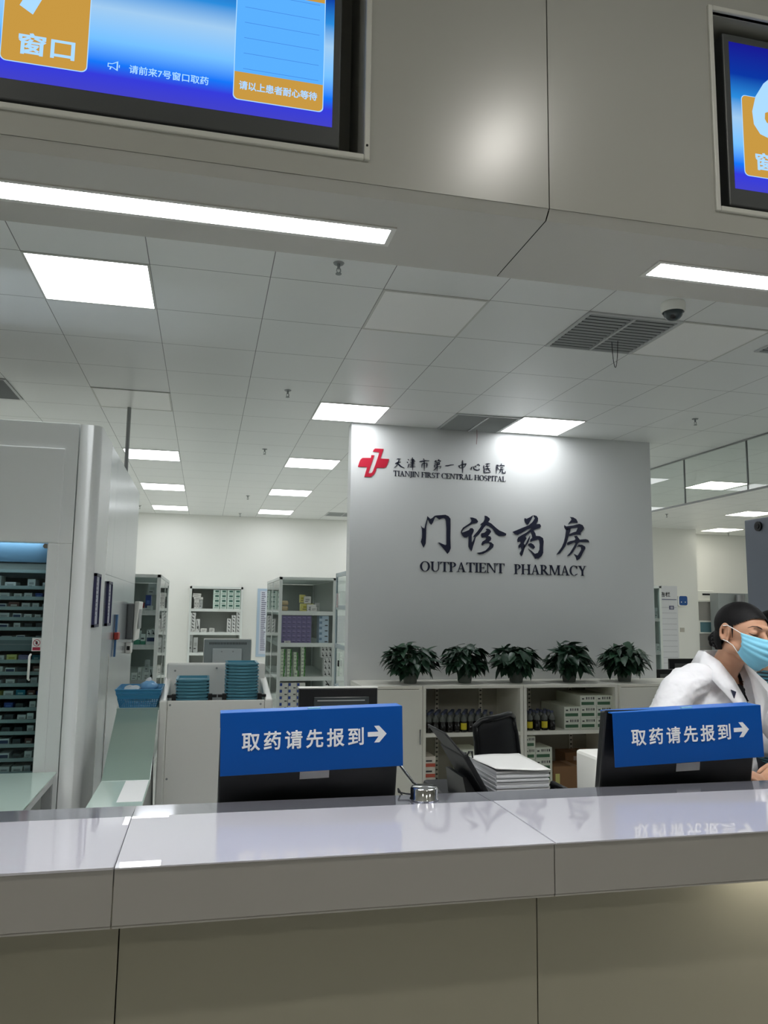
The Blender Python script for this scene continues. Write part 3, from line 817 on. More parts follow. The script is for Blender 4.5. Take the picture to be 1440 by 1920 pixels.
# ------------------------------------------------------------------ monitors and blue signs on the counter
def monitor(cx, w, label, sticker_x, sticker_z):
    t = thing('monitor', label, 'monitor', (cx, 2.33, 0.975))
    # slab leaning towards the visitor; back face seen
    yb, yt, zb, zt = 2.352, 2.298, 1.0, 1.276
    h = w / 2
    mb = MB().hexa([(cx - h, yb, zb), (cx + h, yb, zb), (cx + h, yb + 0.035, zb - 0.006), (cx - h, yb + 0.035, zb - 0.006),
                    (cx - h, yt, zt), (cx + h, yt, zt), (cx + h, yt + 0.035, zt - 0.006), (cx - h, yt + 0.035, zt - 0.006)])
    mb.build('housing', M_BLACK, t, 0.006)
    MB().hexa([(cx - 0.03, 2.40, 0.975), (cx + 0.03, 2.40, 0.975), (cx + 0.03, 2.43, 0.975), (cx - 0.03, 2.43, 0.975),
               (cx - 0.03, 2.375, 1.1), (cx + 0.03, 2.375, 1.1), (cx + 0.03, 2.40, 1.1), (cx - 0.03, 2.40, 1.1)]).box(cx - 0.11, cx + 0.11, 2.36, 2.52, 0.975, 0.993).build('stand', M_BLACKM, t, 0.003)
    MB().hexa([(cx - h + 0.012, yb + 0.0355, zb + 0.02), (cx + h - 0.012, yb + 0.0355, zb + 0.02), (cx + h - 0.012, yb + 0.0365, zb + 0.02), (cx - h + 0.012, yb + 0.0365, zb + 0.02),
               (cx - h + 0.012, yt + 0.0355, zt - 0.02), (cx + h - 0.012, yt + 0.0355, zt - 0.02), (cx + h - 0.012, yt + 0.0365, zt - 0.02), (cx - h + 0.012, yt + 0.0365, zt - 0.02)]).build('screen', M_SCREEN, t)
    k = (sticker_z + 0.007 - zb) / (zt - zb)
    q = sticker_z - 1.098
    y1 = yb + (yt - yb) * k
    MB().hexa([(sticker_x, y1 + 0.0005, 1.098 + q), (sticker_x + 0.086, y1 + 0.0005, 1.100 + q), (sticker_x + 0.086, y1 - 0.0012, 1.100 + q), (sticker_x, y1 - 0.0012, 1.098 + q),
               (sticker_x, y1 - 0.0035, 1.124 + q), (sticker_x + 0.086, y1 - 0.0035, 1.127 + q), (sticker_x + 0.086, y1 - 0.0052, 1.127 + q), (sticker_x, y1 - 0.0052, 1.124 + q)]).build('sticker', M_PAPER, t)
    return t
monitor(0.3200, 0.522, 'black monitor behind the left blue sign, back to the visitor', 0.290, 1.090)
monitor(1.5265, 0.557, 'black monitor behind the right blue sign, back to the visitor', 1.516, 1.072)

def blue_sign(x0, z0, ang, label, wd=0.507, hg=0.176, dp=0.085):
    # local frame: x along the sign from its lower left corner, facing -y, hooked over the monitor top
    t = thing('counter_sign', label, 'sign', (x0, 2.272, z0), 'blue check-in signs over the monitors', local=True, rot=(0, R(ang), 0))
    mb = MB().box(0, wd, 0, 0.004, 0, hg)
    mb.build('front_plate', M_BLUE, t, 0.0012)
    MB().box(0, wd, 0.004, dp, hg - 0.004, hg).build('top_plate', M_BLUETOP, t, 0.0012)
    MB().box(0, wd, dp - 0.004, dp, hg - 0.05, hg - 0.004).build('rear_plate', M_BLUE, t, 0.001)
    mb = MB()
    put_text(mb, '取药请先报到', 0.112 * wd, -0.0008, hg * 0.525, 0.665 * wd, 0.052, 0.020, 0, 0.0005, 0.0, 1.32)
    ax, az = 0.800 * wd, hg * 0.55
    mb.poly([(ax, -0.0009, az - 0.0065), (ax + 0.032, -0.0009, az - 0.0065), (ax + 0.019, -0.0009, az - 0.0235), (ax + 0.034, -0.0009, az - 0.0235),
             (ax + 0.056, -0.0009, az), (ax + 0.034, -0.0009, az + 0.0235), (ax + 0.019, -0.0009, az + 0.0235), (ax + 0.032, -0.0009, az + 0.0065), (ax, -0.0009, az + 0.0065)], (0, 0.0009, 0))
    mb.build('lettering', M_LET, t)
    MB().box(wd * 0.47, wd * 0.54, 0.010, 0.022, hg, hg + 0.004).build('tape_scrap', mat('pale_blue_tape', (150, 200, 215), 0.4), t)
    return t
blue_sign(0.0615, 1.117, -1.45, 'blue check-in sign with white arrow hooked over the left monitor', 0.523, 0.171, 0.070)
blue_sign(1.264, 1.104, -1.85, 'blue check-in sign with white arrow hooked over the right monitor', 0.535, 0.166, 0.078)

# chrome puck with its gooseneck and cable
def puck():
    c = Vector((0.632, 2.215, ZT0))
    t = thing('chrome_base', 'round chrome microphone base on the counter right of the left sign', 'microphone base', c)
    MB().lathe([(0.0, 0), (0.041, 0), (0.0415, 0.004), (0.039, 0.006), (0.039, 0.030), (0.036, 0.035), (0.0, 0.0365)], c, 36).build('body', M_CHROME, t)
    MB().tube([(0.648, 2.232, ZT0 + 0.030), (0.640, 2.262, ZT0 + 0.022), (0.632, 2.33, 1.068), (0.600, 2.36, 1.112), (0.56, 2.40, 1.17)], 0.0048, 8).build('gooseneck', mat('gooseneck_steel', (170, 172, 174), 0.25, metal=0.9), t)
    MB().tube([(0.615, 2.245, ZT0 + 0.006), (0.590, 2.262, ZT0 + 0.006), (0.572, 2.275, ZT0 + 0.008), (0.577, 2.30, ZT0 + 0.012), (0.60, 2.32, ZT0 - 0.02)], 0.0025, 6).build('cable', M_BLACKM, t)
puck()

# staff desk behind the counter
def staff_desk():
    t = thing('staff_shelf', 'narrow white staff shelf behind the counter under the monitors', 'shelf', (1.4, 2.44, 0))
    MB().box(-0.16, 3.2, 2.295, 2.555, 0.945, 0.975).build('shelf_top', M_WHITE, t)
    for x in (-0.15, 1.60, 3.15):
        MB().box(x, x + 0.03, 2.3, 2.55, 0.0, 0.945).build('leg', M_GREY, t)
    t = thing('work_table', 'low white staff table carrying the printer behind the counter', 'table', (0.7, 2.95, 0))
    MB().box(-0.16, 1.60, 2.56, 3.34, 0.70, 0.73).build('table_top', M_WHITE, t)
    for x in (-0.15, 1.56):
        MB().box(x, x + 0.03, 2.58, 3.32, 0.0, 0.70).build('leg', M_GREY, t)
staff_desk()

# black display behind the left sign
def rear_display():
    t = thing('display', 'black framed display standing behind the left blue sign', 'monitor', (0.548, 3.2, 0.73))
    MB().box(0.386, 0.710, 3.19, 3.225, 0.985, 1.266).build('bezel', M_BLACK, t, 0.007)
    MB().box(0.386, 0.710, 3.188, 3.226, 1.263, 1.267).build('top_edge', M_WHITE, t)
    MB().box(0.446, 0.672, 3.185, 3.192, 1.04, 1.228).build('screen', M_SCREEN, t, 0.002)
    MB().box(0.46, 0.655, 3.183, 3.186, 1.212, 1.216).build('screen_rim', M_GREY, t)
    MB().box(0.50, 0.60, 3.225, 3.25, 0.73, 1.1).box(0.45, 0.65, 3.12, 3.30, 0.73, 0.74).build('stand', M_BLACKM, t)
rear_display()

# printer with raised paper tray and the paper stack on it
def printer():
    t = thing('printer', 'black printer with an upright two-leaf paper tray beside the paper stack', 'printer', (1.1, 2.95, 0.73))
    MB().box(0.90, 1.33, 2.70, 3.18, 0.73, 0.895).build('body', M_BLACKM, t, 0.012)
    def leaf(x0, z0, x1, z1, ya, yb, yc, yd, th):
        # foot edge (x0,z0) from ya to yb, head edge (x1,z1) from yc to yd
        nx, nz = (z1 - z0), -(x1 - x0)
        l = math.hypot(nx, nz); nx, nz = nx / l * th, nz / l * th
        return MB().hexa([(x0, ya, z0), (x0 + nx, ya, z0 + nz), (x0 + nx, yb, z0 + nz), (x0, yb, z0),
                          (x1, yc, z1), (x1 + nx, yc, z1 + nz), (x1 + nx, yd, z1 + nz), (x1, yd, z1)])
    leaf(1.02, 0.89, 0.912, 1.070, 2.70, 2.98, 2.70, 2.98, 0.020).build('lower_leaf', M_BLACKM, t, 0.006)
    leaf(0.920, 1.065, 0.852, 1.146, 2.70, 2.95, 2.73, 2.95, 0.007).build('upper_leaf', M_BLACKM, t, 0.004)
    MB().tube([(0.925, 2.70, 1.068), (0.932, 2.695, 1.088), (0.944, 2.698, 1.088), (0.948, 2.70, 1.065)], 0.003, 6).build('clip', M_BLACK, t)
    MB().hexa([(0.94, 2.72, 0.89), (1.0, 2.72, 0.89), (1.0, 2.96, 0.89), (0.94, 2.96, 0.89), (0.925, 2.74, 0.99), (0.94, 2.74, 0.99), (0.94, 2.94, 0.99), (0.925, 2.94, 0.99)]).build('tray_support', M_BLACK, t)
printer()
def paper_stack():
    rnd = random.Random(4)
    t = thing('paper_stack', 'thick stack of blank white paper behind the counter', 'paper', (1.178, 2.945, 0.895))
    z = 0.896
    k = 0
    mb = MB()
    while z < 0.994:
        h = rnd.uniform(0.004, 0.009)
        dx, dy = rnd.uniform(-0.003, 0.003), rnd.uniform(-0.003, 0.003)
        mb.box(1.073 + dx, 1.283 + dx, 2.795 + dy, 3.092 + dy, z, min(z + h, 0.996), k % 2)
        z += h; k += 1
    mb.build('reams', [M_PAPERS, mat('paper_edges_pale', (206, 207, 210), 0.8)], t, 0.0012)
    n = 10
    vs, fs = [], []
    for j in range(n + 1):
        for i in range(n + 1):
            u, v = i / n, j / n
            zz = 0.998 + 0.012 * max(0, (1 - u) * (1 - v) * 1.2 - 0.35) + 0.006 * math.sin(u * 3.1) * (v ** 2) + 0.010 * max(0, u - 0.75)*4 * v * 0.5
            vs.append((1.070 + 0.216 * u, 2.788 + 0.306 * v, zz))
    for j in range(n):
        for i in range(n):
            a = j * (n + 1) + i
            fs.append((a, a + 1, a + n + 2, a + n + 1))
    o = MB().add(vs, fs, 0, True).build('top_sheets', M_PAPER, t)
    md = o.modifiers.new('thickness', 'SOLIDIFY'); md.thickness = 0.003
paper_stack()
tag(MB().box(1.353, 1.54, 2.56, 2.72, 0.73, 1.083).build('computer_case', M_WHITE, None, 0.012), 'white case edge showing left of the right monitor', 'computer')

# black mesh office chair
def chair():
    t = thing('office_chair', 'black mesh-backed office chair before the white cabinets', 'chair', (1.58, 4.0, 0))
    y = 4.12
    n = 9
    vs, fs = [], []
    # outline of backrest, narrower towards the top left as it is turned
    for j in range(n):
        v = j / (n - 1)
        z = 0.56 + 0.455 * v
        xl = 1.485 - 0.045 * v + (0.0 if v < 0.8 else 0.0)
        xr = 1.790 - 0.085 * v
        for i in range(n):
            u = i / (n - 1)
            zz = z + (0.012 * u - 0.016 * (1 - u)) * v
            if j >= n - 2:
                e = max(0, abs(u - 0.5) * 2 - 0.6) / 0.4
                zz -= 0.03 * e * e
            vs.append((xl + (xr - xl) * u, y - 0.05 * math.sin(math.pi * u) - 0.06 * v + 0.12 * u, zz))
    for j in range(n - 1):
        for i in range(n - 1):
            a = j * n + i
            fs.append((a, a + 1, a + n + 1, a + n))
    o = MB().add(vs, fs, 0, True).build('backrest', mat('black_mesh', (20, 22, 25), 0.7), t)
    md = o.modifiers.new('thickness', 'SOLIDIFY'); md.thickness = 0.022
    MB().tube([vs[i] for i in [j * n for j in range(n)]] + [vs[(n - 1) * n + i] for i in range(n)] + [vs[j * n + n - 1] for j in reversed(range(n))], 0.015, 8).build('back_frame', M_BLACK, t)
    MB().box(1.36, 1.84, 3.60, 4.05, 0.44, 0.51).build('seat', M_BLACKM, t, 0.03)
    MB().box(1.60, 1.66, 4.03, 4.16, 0.42, 0.70).build('back_bracket', M_BLACK, t, 0.008)
    for x in (1.33, 1.84):
        MB().tube([(x, 3.72, 0.46), (x, 3.72, 0.68), (x, 3.96, 0.68), (x, 3.96, 0.46)], 0.018, 8).build('armrest', M_BLACK, t)
    MB().cyl((1.6, 3.83, 0.1), (1.6, 3.83, 0.44), 0.025, n=14).build('column', M_BLACK, t)
    for k in range(5):
        a = R(72 * k + 10)
        MB().tube([(1.6, 3.83, 0.11), (1.6 + 0.3 * math.cos(a), 3.83 + 0.3 * math.sin(a), 0.075)], [0.025, 0.016], 8).build('leg', M_BLACK, t)
        MB().cyl((1.6 + 0.3 * math.cos(a) - 0.02, 3.83 + 0.3 * math.sin(a), 0.032), (1.6 + 0.3 * math.cos(a) + 0.02, 3.83 + 0.3 * math.sin(a), 0.032), 0.03, n=12).build('caster', M_BLACKM, t)
chair()
# ------------------------------------------------------------------ medicine packs: one mesh of each kind, copied
PACKS = {}
def pack(kind, w, d, h):
    """carton with a printed front; the front lower left corner is the origin"""
    key = (kind, round(w, 4), round(d, 4), round(h, 4))
    if key in PACKS:
        return PACKS[key]
    body, band, style = PACK_KINDS[kind]
    mb = MB().box(0, w, 0, d, 0, h, 0)
    y = -0.0006
    def pr(x0, x1, z0, z1, m):
        mb.add([(x0 * w, y, z0 * h), (x1 * w, y, z0 * h), (x1 * w, y, z1 * h), (x0 * w, y, z1 * h)], [(0, 1, 2, 3)], m)
    if style == 'band':            # pale carton, coloured block, dark marks over it
        pr(0.06, 0.86, 0.14, 0.42, 1)
        for a, b in ((0.10, 0.24), (0.36, 0.43), (0.48, 0.53), (0.58, 0.62), (0.68, 0.74), (0.80, 0.88)):
            pr(a, b, 0.64, 0.86 if a > 0.3 else 0.76, 2)
    elif style == 'block':
        pr(0.30, 0.86, 0.46, 0.86, 1)
        pr(0.2, 0.8, 0.14, 0.22, 2)
    elif style == 'mark':
        pr(0.2, 0.8, 0.42, 0.66, 1)
        pr(0.15, 0.6, 0.22, 0.30, 2)
    elif style == 'half':
        pr(0.0, 1.0, 0.0, 0.34, 1)
        pr(0.12, 0.7, 0.5, 0.66, 2)
    elif style == 'corner':
        pr(0.02, 0.30, 0.5, 0.95, 1)
        pr(0.6, 0.9, 0.12, 0.3, 2)
    elif style == 'side':
        pr(0.66, 1.0, 0.0, 1.0, 1)
        pr(0.12, 0.56, 0.35, 0.65, 3)
    elif style == 'cross':
        pr(0.28, 0.72, 0.25, 0.45, 2)
        mb.add([(0.2 * w, y, 0.9 * h), (0.35 * w, y, 0.9 * h), (0.8 * w, y, 0.12 * h), (0.65 * w, y, 0.12 * h)], [(0, 1, 2, 3)], 2)
    elif style == 'frame':
        pr(0.08, 0.92, 0.35, 0.80, 1)
    me_o = mb.build('pack', [mat('carton_' + kind, body, 0.55), mat('print_' + kind, band, 0.5), mat('print_dark', (60, 62, 62), 0.6), mat('print_grey', (150, 154, 150), 0.6)], None)
    me = me_o.data
    # move the origin back to the front lower left corner
    off = me_o.location.copy()
    me.transform(Matrix.Translation(off))
    bpy.data.objects.remove(me_o)
    PACKS[key] = me
    return me
PACK_KINDS = {
    'greenband': ((214, 218, 204), (66, 104, 76), 'band'),
    'mint': ((196, 214, 204), (52, 96, 84), 'block'),
    'speckled': ((206, 208, 206), (150, 152, 152), 'cross'),
    'plain': ((206, 207, 202), (160, 162, 158), 'mark'),
    'grey': ((170, 174, 172), (120, 124, 122), 'mark'),
    'purple': ((116, 110, 146), (136, 128, 164), 'mark'),
    'paleblue': ((176, 196, 210), (110, 136, 160), 'corner'),
    'greenside': ((206, 216, 196), (70, 130, 62), 'side'),
    'bluecorner': ((212, 212, 204), (40, 72, 150), 'corner'),
    'yellow': ((206, 200, 120), (170, 164, 60), 'mark'),
    'red': ((176, 52, 62), (226, 222, 216), 'half'),
    'blue': ((44, 66, 130), (80, 110, 170), 'mark'),
    'greenhalf': ((206, 214, 208), (64, 140, 112), 'half'),
    'orangeband': ((214, 206, 194), (196, 92, 72), 'half'),
    'teal': ((40, 120, 140), (150, 190, 196), 'mark'),
    'brownred': ((104, 66, 60), (190, 184, 176), 'mark'),
    'framed': ((214, 216, 214), (44, 56, 90), 'frame'),
    'dark': ((66, 72, 74), (150, 156, 152), 'mark'),
}
def put_pack(kind, x, y, z, w, d, h, label, cat='medicine box', group=None, rz=0.0, name='medicine_box'):
    o = bpy.data.objects.new(name, pack(kind, w, d, h))
    COL.objects.link(o)
    o.location = (x, y, z)
    if rz:
        o.rotation_euler = (0, 0, rz)
    return tag(o, label, cat, group)

# ------------------------------------------------------------------ white dispensing machine at left
def dispenser():
    t = thing('dispensing_machine', 'tall white dispensing machine with a glass front at the left', 'machine', (-1.3, 5.2, 0))
    yf = 4.1
    wx, wz0, wz1 = -0.762, 0.30, 1.886
    # front frame, with a window opening
    mb = MB()
    mb.box(-2.4, -0.650, yf, yf + 0.05, wz1, 2.494).box(wx, -0.650, yf, yf + 0.05, 0, wz1).box(-2.4, wx, yf, yf + 0.05, 0, wz0)
    mb.build('front_frame', M_MACH, t, 0.003)
    # raised door skin round the window
    mb = MB()
    mb.box(-2.4, -0.708, yf - 0.016, yf, wz1, 2.362).box(wx, -0.708, yf - 0.016, yf, 0, wz1)
    mb.build('door_skin', M_MACH, t, 0.007, 3)
    # rounded corner post
    pts = [(-0.645, yf + 0.50), (-0.645, yf), (-0.585, yf)]
    pts += [(-0.585 + 0.043 * math.sin(R(a)), yf + 0.043 - 0.043 * math.cos(R(a))) for a in range(0, 91, 10)]
    pts += [(-0.542, yf + 0.46)]
    mb = MB()
    n = len(pts)
    mb.add([(x, y, z) for z in (0, 2.492) for x, y in pts], [(i, i + 1, n + i + 1, n + i) for i in range(1, n - 2)], 0, True)
    mb.add([(x, y, z) for z in (0, 2.492) for x, y in pts], [tuple(range(n, 2 * n)), (n - 2, n - 1, 2 * n - 1, 2 * n - 2), (0, 1, n + 1, n)], 0)
    mb.build('corner_post', M_MACH, t)
    # body behind
    mb = MB()
    for y0, y1 in ((4.56, 4.88), (4.884, 5.60), (5.604, 6.48)):
        mb.box(-0.60, -0.543, y0, y1, 1.760, 2.488).box(-0.60, -0.543, y0, y1, 0, 1.755)
    mb.box(-2.4, -0.60, 4.95, 6.48, 0, 2.488).box(-2.4, -0.555, 4.5, 6.48, 2.45, 2.488).box(-0.60, -0.546, 4.2, 6.48, 0, 2.40)
    mb.build('side_panels', M_STEEL, t)
    # inside: back, lit header and trays
    MB().box(-2.3, -0.70, 4.93, 4.945, 0.1, 2.3).build('inner_back', mat('machine_inside', (70, 84, 86), 0.6), t)
    MB().box(-0.765, -0.755, 4.15, 4.93, 0.1, 2.3).build('inner_side', mat('machine_inside', (70, 84, 86), 0.6), t)
    MB().box(-2.3, -0.77, 4.20, 4.21, 1.795, 1.95).build('header_panel', mat('header_blue', (72, 98, 116), 0.5), t)
    MB().box(-2.3, -0.77, 4.21, 4.22, 1.425, 1.306 + 0.05).build('middle_rail', mat('rail_grey', (112, 122, 124), 0.5), t)
    M_TRAY = mat('tray_grey', (150, 162, 160), 0.45)
    for z in LIPS:
        MB().box(-2.3, -0.772, 4.205, 4.213, z - 0.008, z + 0.008).hexa(
            [(-2.3, 4.213, z - 0.010), (-0.772, 4.213, z - 0.010), (-0.772, 4.75, z + 0.06), (-2.3, 4.75, z + 0.06),
             (-2.3, 4.213, z - 0.006), (-0.772, 4.213, z - 0.006), (-0.772, 4.75, z + 0.064), (-2.3, 4.75, z + 0.064)]).build('tray', M_TRAY, t)
    for z in (1.912,):
        MB().box(-2.2, -0.8, 4.130, 4.19, z - 0.012, z + 0.004).build('inner_fill_light', emat('hidden_fill_light', (225, 240, 255), 14.0), t)  # fill light added out of sight behind the frame to brighten the trays
    # window panes: the door is divided by the rail
    MB().box(-2.4, wx, yf + 0.02, yf + 0.026, 1.395, wz1).build('upper_pane', G_MACH, t)
    MB().box(-2.4, wx, yf + 0.02, yf + 0.026, wz0, 1.390).build('lower_pane', G_MACH, t)
    MB().tube([(-0.806, yf - 0.004, 1.345), (-0.806, yf - 0.03, 1.338), (-0.806, yf - 0.03, 1.232), (-0.806, yf - 0.004, 1.225)], 0.0055, 10).build('handle', M_WHITE, t)
    MB().cyl((-0.775, yf + 0.012, 1.872), (-0.775, yf + 0.019, 1.872), 0.012, n=14).build('lock', M_CHROME, t)
    # no-touch sticker on the pane
    s = MB().box(-0.808, -0.765, yf + 0.0165, yf + 0.0195, 1.360, 1.424, 0)
    cx, cz, yy = -0.7865, 1.400, yf + 0.0158
    for k in range(20):
        a, b = R(18 * k), R(18 * (k + 1))
        s.add([(cx + 0.0165 * math.cos(a), yy, cz + 0.0165 * math.sin(a)), (cx + 0.0165 * math.cos(b), yy, cz + 0.0165 * math.sin(b)),
               (cx + 0.0138 * math.cos(b), yy, cz + 0.0138 * math.sin(b)), (cx + 0.0138 * math.cos(a), yy, cz + 0.0138 * math.sin(a))], [(0, 1, 2, 3)], 1)
    s.add([(cx - 0.011, yy, cz + 0.010), (cx - 0.009, yy, cz + 0.012), (cx + 0.011, yy, cz - 0.010), (cx + 0.009, yy, cz - 0.012)], [(0, 1, 2, 3)], 1)
    s.add([(cx - 0.004, yy + 0.0002, cz - 0.008), (cx + 0.003, yy + 0.0002, cz - 0.008), (cx + 0.005, yy + 0.0002, cz + 0.002), (cx + 0.001, yy + 0.0002, cz + 0.009), (cx - 0.002, yy + 0.0002, cz + 0.009), (cx - 0.005, yy + 0.0002, cz)], [(0, 1, 2, 3, 4, 5)], 2)
    s.add([(-0.804, yy, 1.364), (-0.769, yy, 1.364), (-0.769, yy, 1.379), (-0.804, yy, 1.379)], [(0, 1, 2, 3)], 1)
    s.build('warning_sticker', [M_PAPER, mat('sticker_red', (176, 44, 72), 0.5), M_BLACKM], t)
    # shallow handles lines on the side
    MB().box(-0.5435, -0.540, 4.95, 4.965, 0.2, 1.30).build('door_edge_strip', M_WHITE, t)
LIPS = [1.75, 1.669, 1.616, 1.566, 1.514, 1.465, 1.417, 1.306, 1.248, 1.192, 1.134, 1.075, 1.018, 0.961, 0.901, 0.834, 0.77]
dispenser()
def machine_packs():
    rnd = random.Random(11)
    rows = [  # tray index, packs from the right: (gap, width, height, kind)
        (1, [(0.008, 0.014, 0.03, 'plain'), (0.035, 0.036, 0.046, 'plain'), (0.055, 0.050, 0.030, 'plain'), (0.02, 0.03, 0.06, 'plain')]),
        (2, [(0.02, 0.034, 0.030, 'blue'), (0.015, 0.036, 0.030, 'plain'), (0.012, 0.036, 0.027, 'plain'), (0.02, 0.050, 0.029, 'plain')]),
        (3, [(0.006, 0.012, 0.026, 'plain'), (0.016, 0.030, 0.030, 'plain'), (0.012, 0.038, 0.030, 'plain'), (0.012, 0.048, 0.034, 'brownred'), (0.01, 0.050, 0.026, 'framed')]),
        (4, [(0.022, 0.028, 0.026, 'plain'), (0.014, 0.036, 0.028, 'plain'), (0.012, 0.040, 0.030, 'framed'), (0.016, 0.050, 0.032, 'plain')]),
        (5, [(0.012, 0.030, 0.032, 'dark'), (0.018, 0.034, 0.030, 'dark'), (0.02, 0.030, 0.032, 'plain'), (0.026, 0.048, 0.028, 'framed')]),
        (6, [(0.008, 0.03, 0.018, 'grey'), (0.05, 0.04, 0.02, 'framed'), (0.02, 0.05, 0.016, 'grey')]),
        (7, [(0.012, 0.036, 0.034, 'teal'), (0.018, 0.046, 0.034, 'purple'), (0.008, 0.046, 0.036, 'yellow'), (0.012, 0.05, 0.032, 'plain')]),
        (8, [(0.006, 0.036, 0.038, 'brownred'), (0.03, 0.040, 0.030, 'dark'), (0.012, 0.044, 0.030, 'framed'), (0.012, 0.05, 0.036, 'plain')]),
        (9, [(0.018, 0.03, 0.038, 'grey'), (0.02, 0.040, 0.030, 'dark'), (0.014, 0.040, 0.030, 'plain'), (0.022, 0.05, 0.028, 'grey')]),
        (10, [(0.0, 0.018, 0.03, 'blue'), (0.008, 0.034, 0.034, 'brownred'), (0.01, 0.042, 0.036, 'teal'), (0.012, 0.044, 0.032, 'plain'), (0.014, 0.05, 0.03, 'yellow')]),
        (11, [(0.018, 0.028, 0.040, 'plain'), (0.03, 0.034, 0.03, 'dark'), (0.012, 0.040, 0.034, 'blue'), (0.02, 0.05, 0.03, 'dark')]),
        (12, [(0.0, 0.010, 0.03, 'plain'), (0.014, 0.030, 0.040, 'plain'), (0.006, 0.038, 0.032, 'plain'), (0.02, 0.04, 0.034, 'dark'), (0.012, 0.04, 0.03, 'plain')]),
        (13, [(0.020, 0.030, 0.038, 'plain'), (0.022, 0.036, 0.03, 'dark'), (0.02, 0.036, 0.03, 'dark'), (0.02, 0.05, 0.03, 'grey')]),
        (14, [(0.0, 0.008, 0.03, 'plain'), (0.014, 0.034, 0.036, 'brownred'), (0.02, 0.036, 0.034, 'dark'), (0.016, 0.044, 0.036, 'framed'), (0.012, 0.04, 0.03, 'plain')]),
        (15, [(0.0, 0.010, 0.036, 'plain'), (0.01, 0.034, 0.042, 'plain'), (0.016, 0.036, 0.03, 'dark'), (0.018, 0.044, 0.034, 'framed'), (0.02, 0.05, 0.03, 'grey')]),
        (16, [(0.022, 0.030, 0.038, 'grey'), (0.006, 0.050, 0.034, 'plain'), (0.01, 0.046, 0.034, 'plain'), (0.02, 0.04, 0.03, 'grey')]),
    ]
    words = {'plain': 'pale', 'grey': 'grey', 'dark': 'dark', 'framed': 'white dark-framed', 'blue': 'blue', 'teal': 'teal', 'purple': 'purple', 'yellow': 'yellowish', 'brownred': 'brown-red'}
    for ti, items in rows:
        z = LIPS[ti] - 0.004
        x = -0.774
        for n, (gap, w, h, kind) in enumerate(items):
            x -= gap + w
            put_pack(kind, x, 4.217, z, w, 0.10, h, '%s medicine box, %s from right on the %s tray down, behind machine glass' % (words[kind], ORD[n], ORD[ti]), group='boxes in the dispensing machine')
        x -= 0.02
        while x > -1.02:
            w = rnd.uniform(0.035, 0.05); n += 1
            x -= w + 0.015
            k = rnd.choice(['plain', 'grey', 'dark', 'plain'])
            put_pack(k, x, 4.217, z, w, 0.10, rnd.uniform(0.026, 0.034), '%s medicine box, %s from right on the %s tray down, behind machine glass' % (words[k], ORD[n], ORD[ti]), group='boxes in the dispensing machine')
machine_packs()

# things on the machine's steel side
XS = -0.543
def framed_notice(y0, y1, z0, z1, label):
    t = thing('framed_notice', label, 'notice', (XS + 0.01, (y0 + y1) / 2, z0), 'framed notices on the machine side')
    mb = MB()
    e = 0.014
    mb.box(XS, XS + 0.014, y0, y1, z0, z0 + e).box(XS, XS + 0.014, y0, y1, z1 - e, z1).box(XS, XS + 0.014, y0, y0 + e, z0, z1).box(XS, XS + 0.014, y1 - e, y1, z0, z1)
    mb.build('frame', mat('navy_frame', (44, 46, 86), 0.4), t)
    mb = MB().box(XS, XS + 0.006, y0 + e, y1 - e, z0 + e, z1 - e)
    rnd = random.Random(int(y0 * 100))
    for k in range(9):
        zz = z1 - e - 0.03 - k * (z1 - z0 - 0.08) / 9
        mb.box(XS + 0.006, XS + 0.0066, y0 + e + 0.02, y1 - e - rnd.uniform(0.02, 0.08), zz, zz + 0.006, 1)
    mb.build('sheet', [mat('notice_paper', (206, 208, 222), 0.4), mat('notice_print', (140, 142, 170), 0.5)], t)
framed_notice(4.13, 4.31, 1.475, 1.745, 'dark-framed notice on the steel machine side, nearer of the two')
framed_notice(4.66, 4.85, 1.470, 1.722, 'dark-framed notice on the steel machine side, farther of the two')
def brush_tool():
    t = thing('hanging_brush', 'thin blue and red tool hanging on the machine side', 'tool', (XS + 0.01, 5.2, 1.28))
    MB().hexa([(XS + 0.004, 5.16, 1.27), (XS + 0.016, 5.16, 1.27), (XS + 0.016, 5.18, 1.27), (XS + 0.004, 5.18, 1.27), (XS + 0.004, 5.18, 1.53), (XS + 0.016, 5.18, 1.53), (XS + 0.016, 5.24, 1.53), (XS + 0.004, 5.24, 1.53)]).build('blade', mat('tool_blue', (60, 110, 160), 0.4), t)
    MB().box(XS + 0.002, XS + 0.03, 5.15, 5.24, 1.375, 1.42).build('grip', mat('tool_red', (186, 66, 56), 0.5), t, 0.006)
brush_tool()
def wall_terminal():
    y0, y1 = 5.95, 6.30
    t = thing('wall_terminal', 'grey touch terminal mounted on the machine side near its far end', 'terminal', (XS, 6.1, 1.345))
    MB().box(XS, XS + 0.05, y0, y1, 1.345, 1.605).build('housing', mat('terminal_grey', (112, 116, 118), 0.4), t, 0.012)
    MB().hexa([(XS + 0.05, y0 - 0.01, 1.335), (XS + 0.065, y0 - 0.01, 1.335), (XS + 0.065, y1, 1.335), (XS + 0.05, y1, 1.335), (XS + 0.05, y0, 1.62), (XS + 0.085, y0, 1.62), (XS + 0.085, y1, 1.62), (XS + 0.05, y1, 1.62)]).build('front_frame', M_WHITE, t, 0.008)
    MB().box(XS + 0.078, XS + 0.081, y0 + 0.05, y1 - 0.05, 1.42, 1.58).build('screen', M_GREY, t)
wall_terminal()
def scanner_holder():
    t = thing('scanner_holder', 'small white holder with a black slot below the terminal', 'holder', (XS + 0.02, 5.98, 1.25))
    MB().box(XS, XS + 0.045, 5.94, 6.03, 1.245, 1.325).build('body', M_WHITE, t, 0.012)
    MB().box(XS + 0.012, XS + 0.034, 5.937, 5.942, 1.27, 1.30).build('slot', M_BLACK, t, 0.004)
scanner_holder()

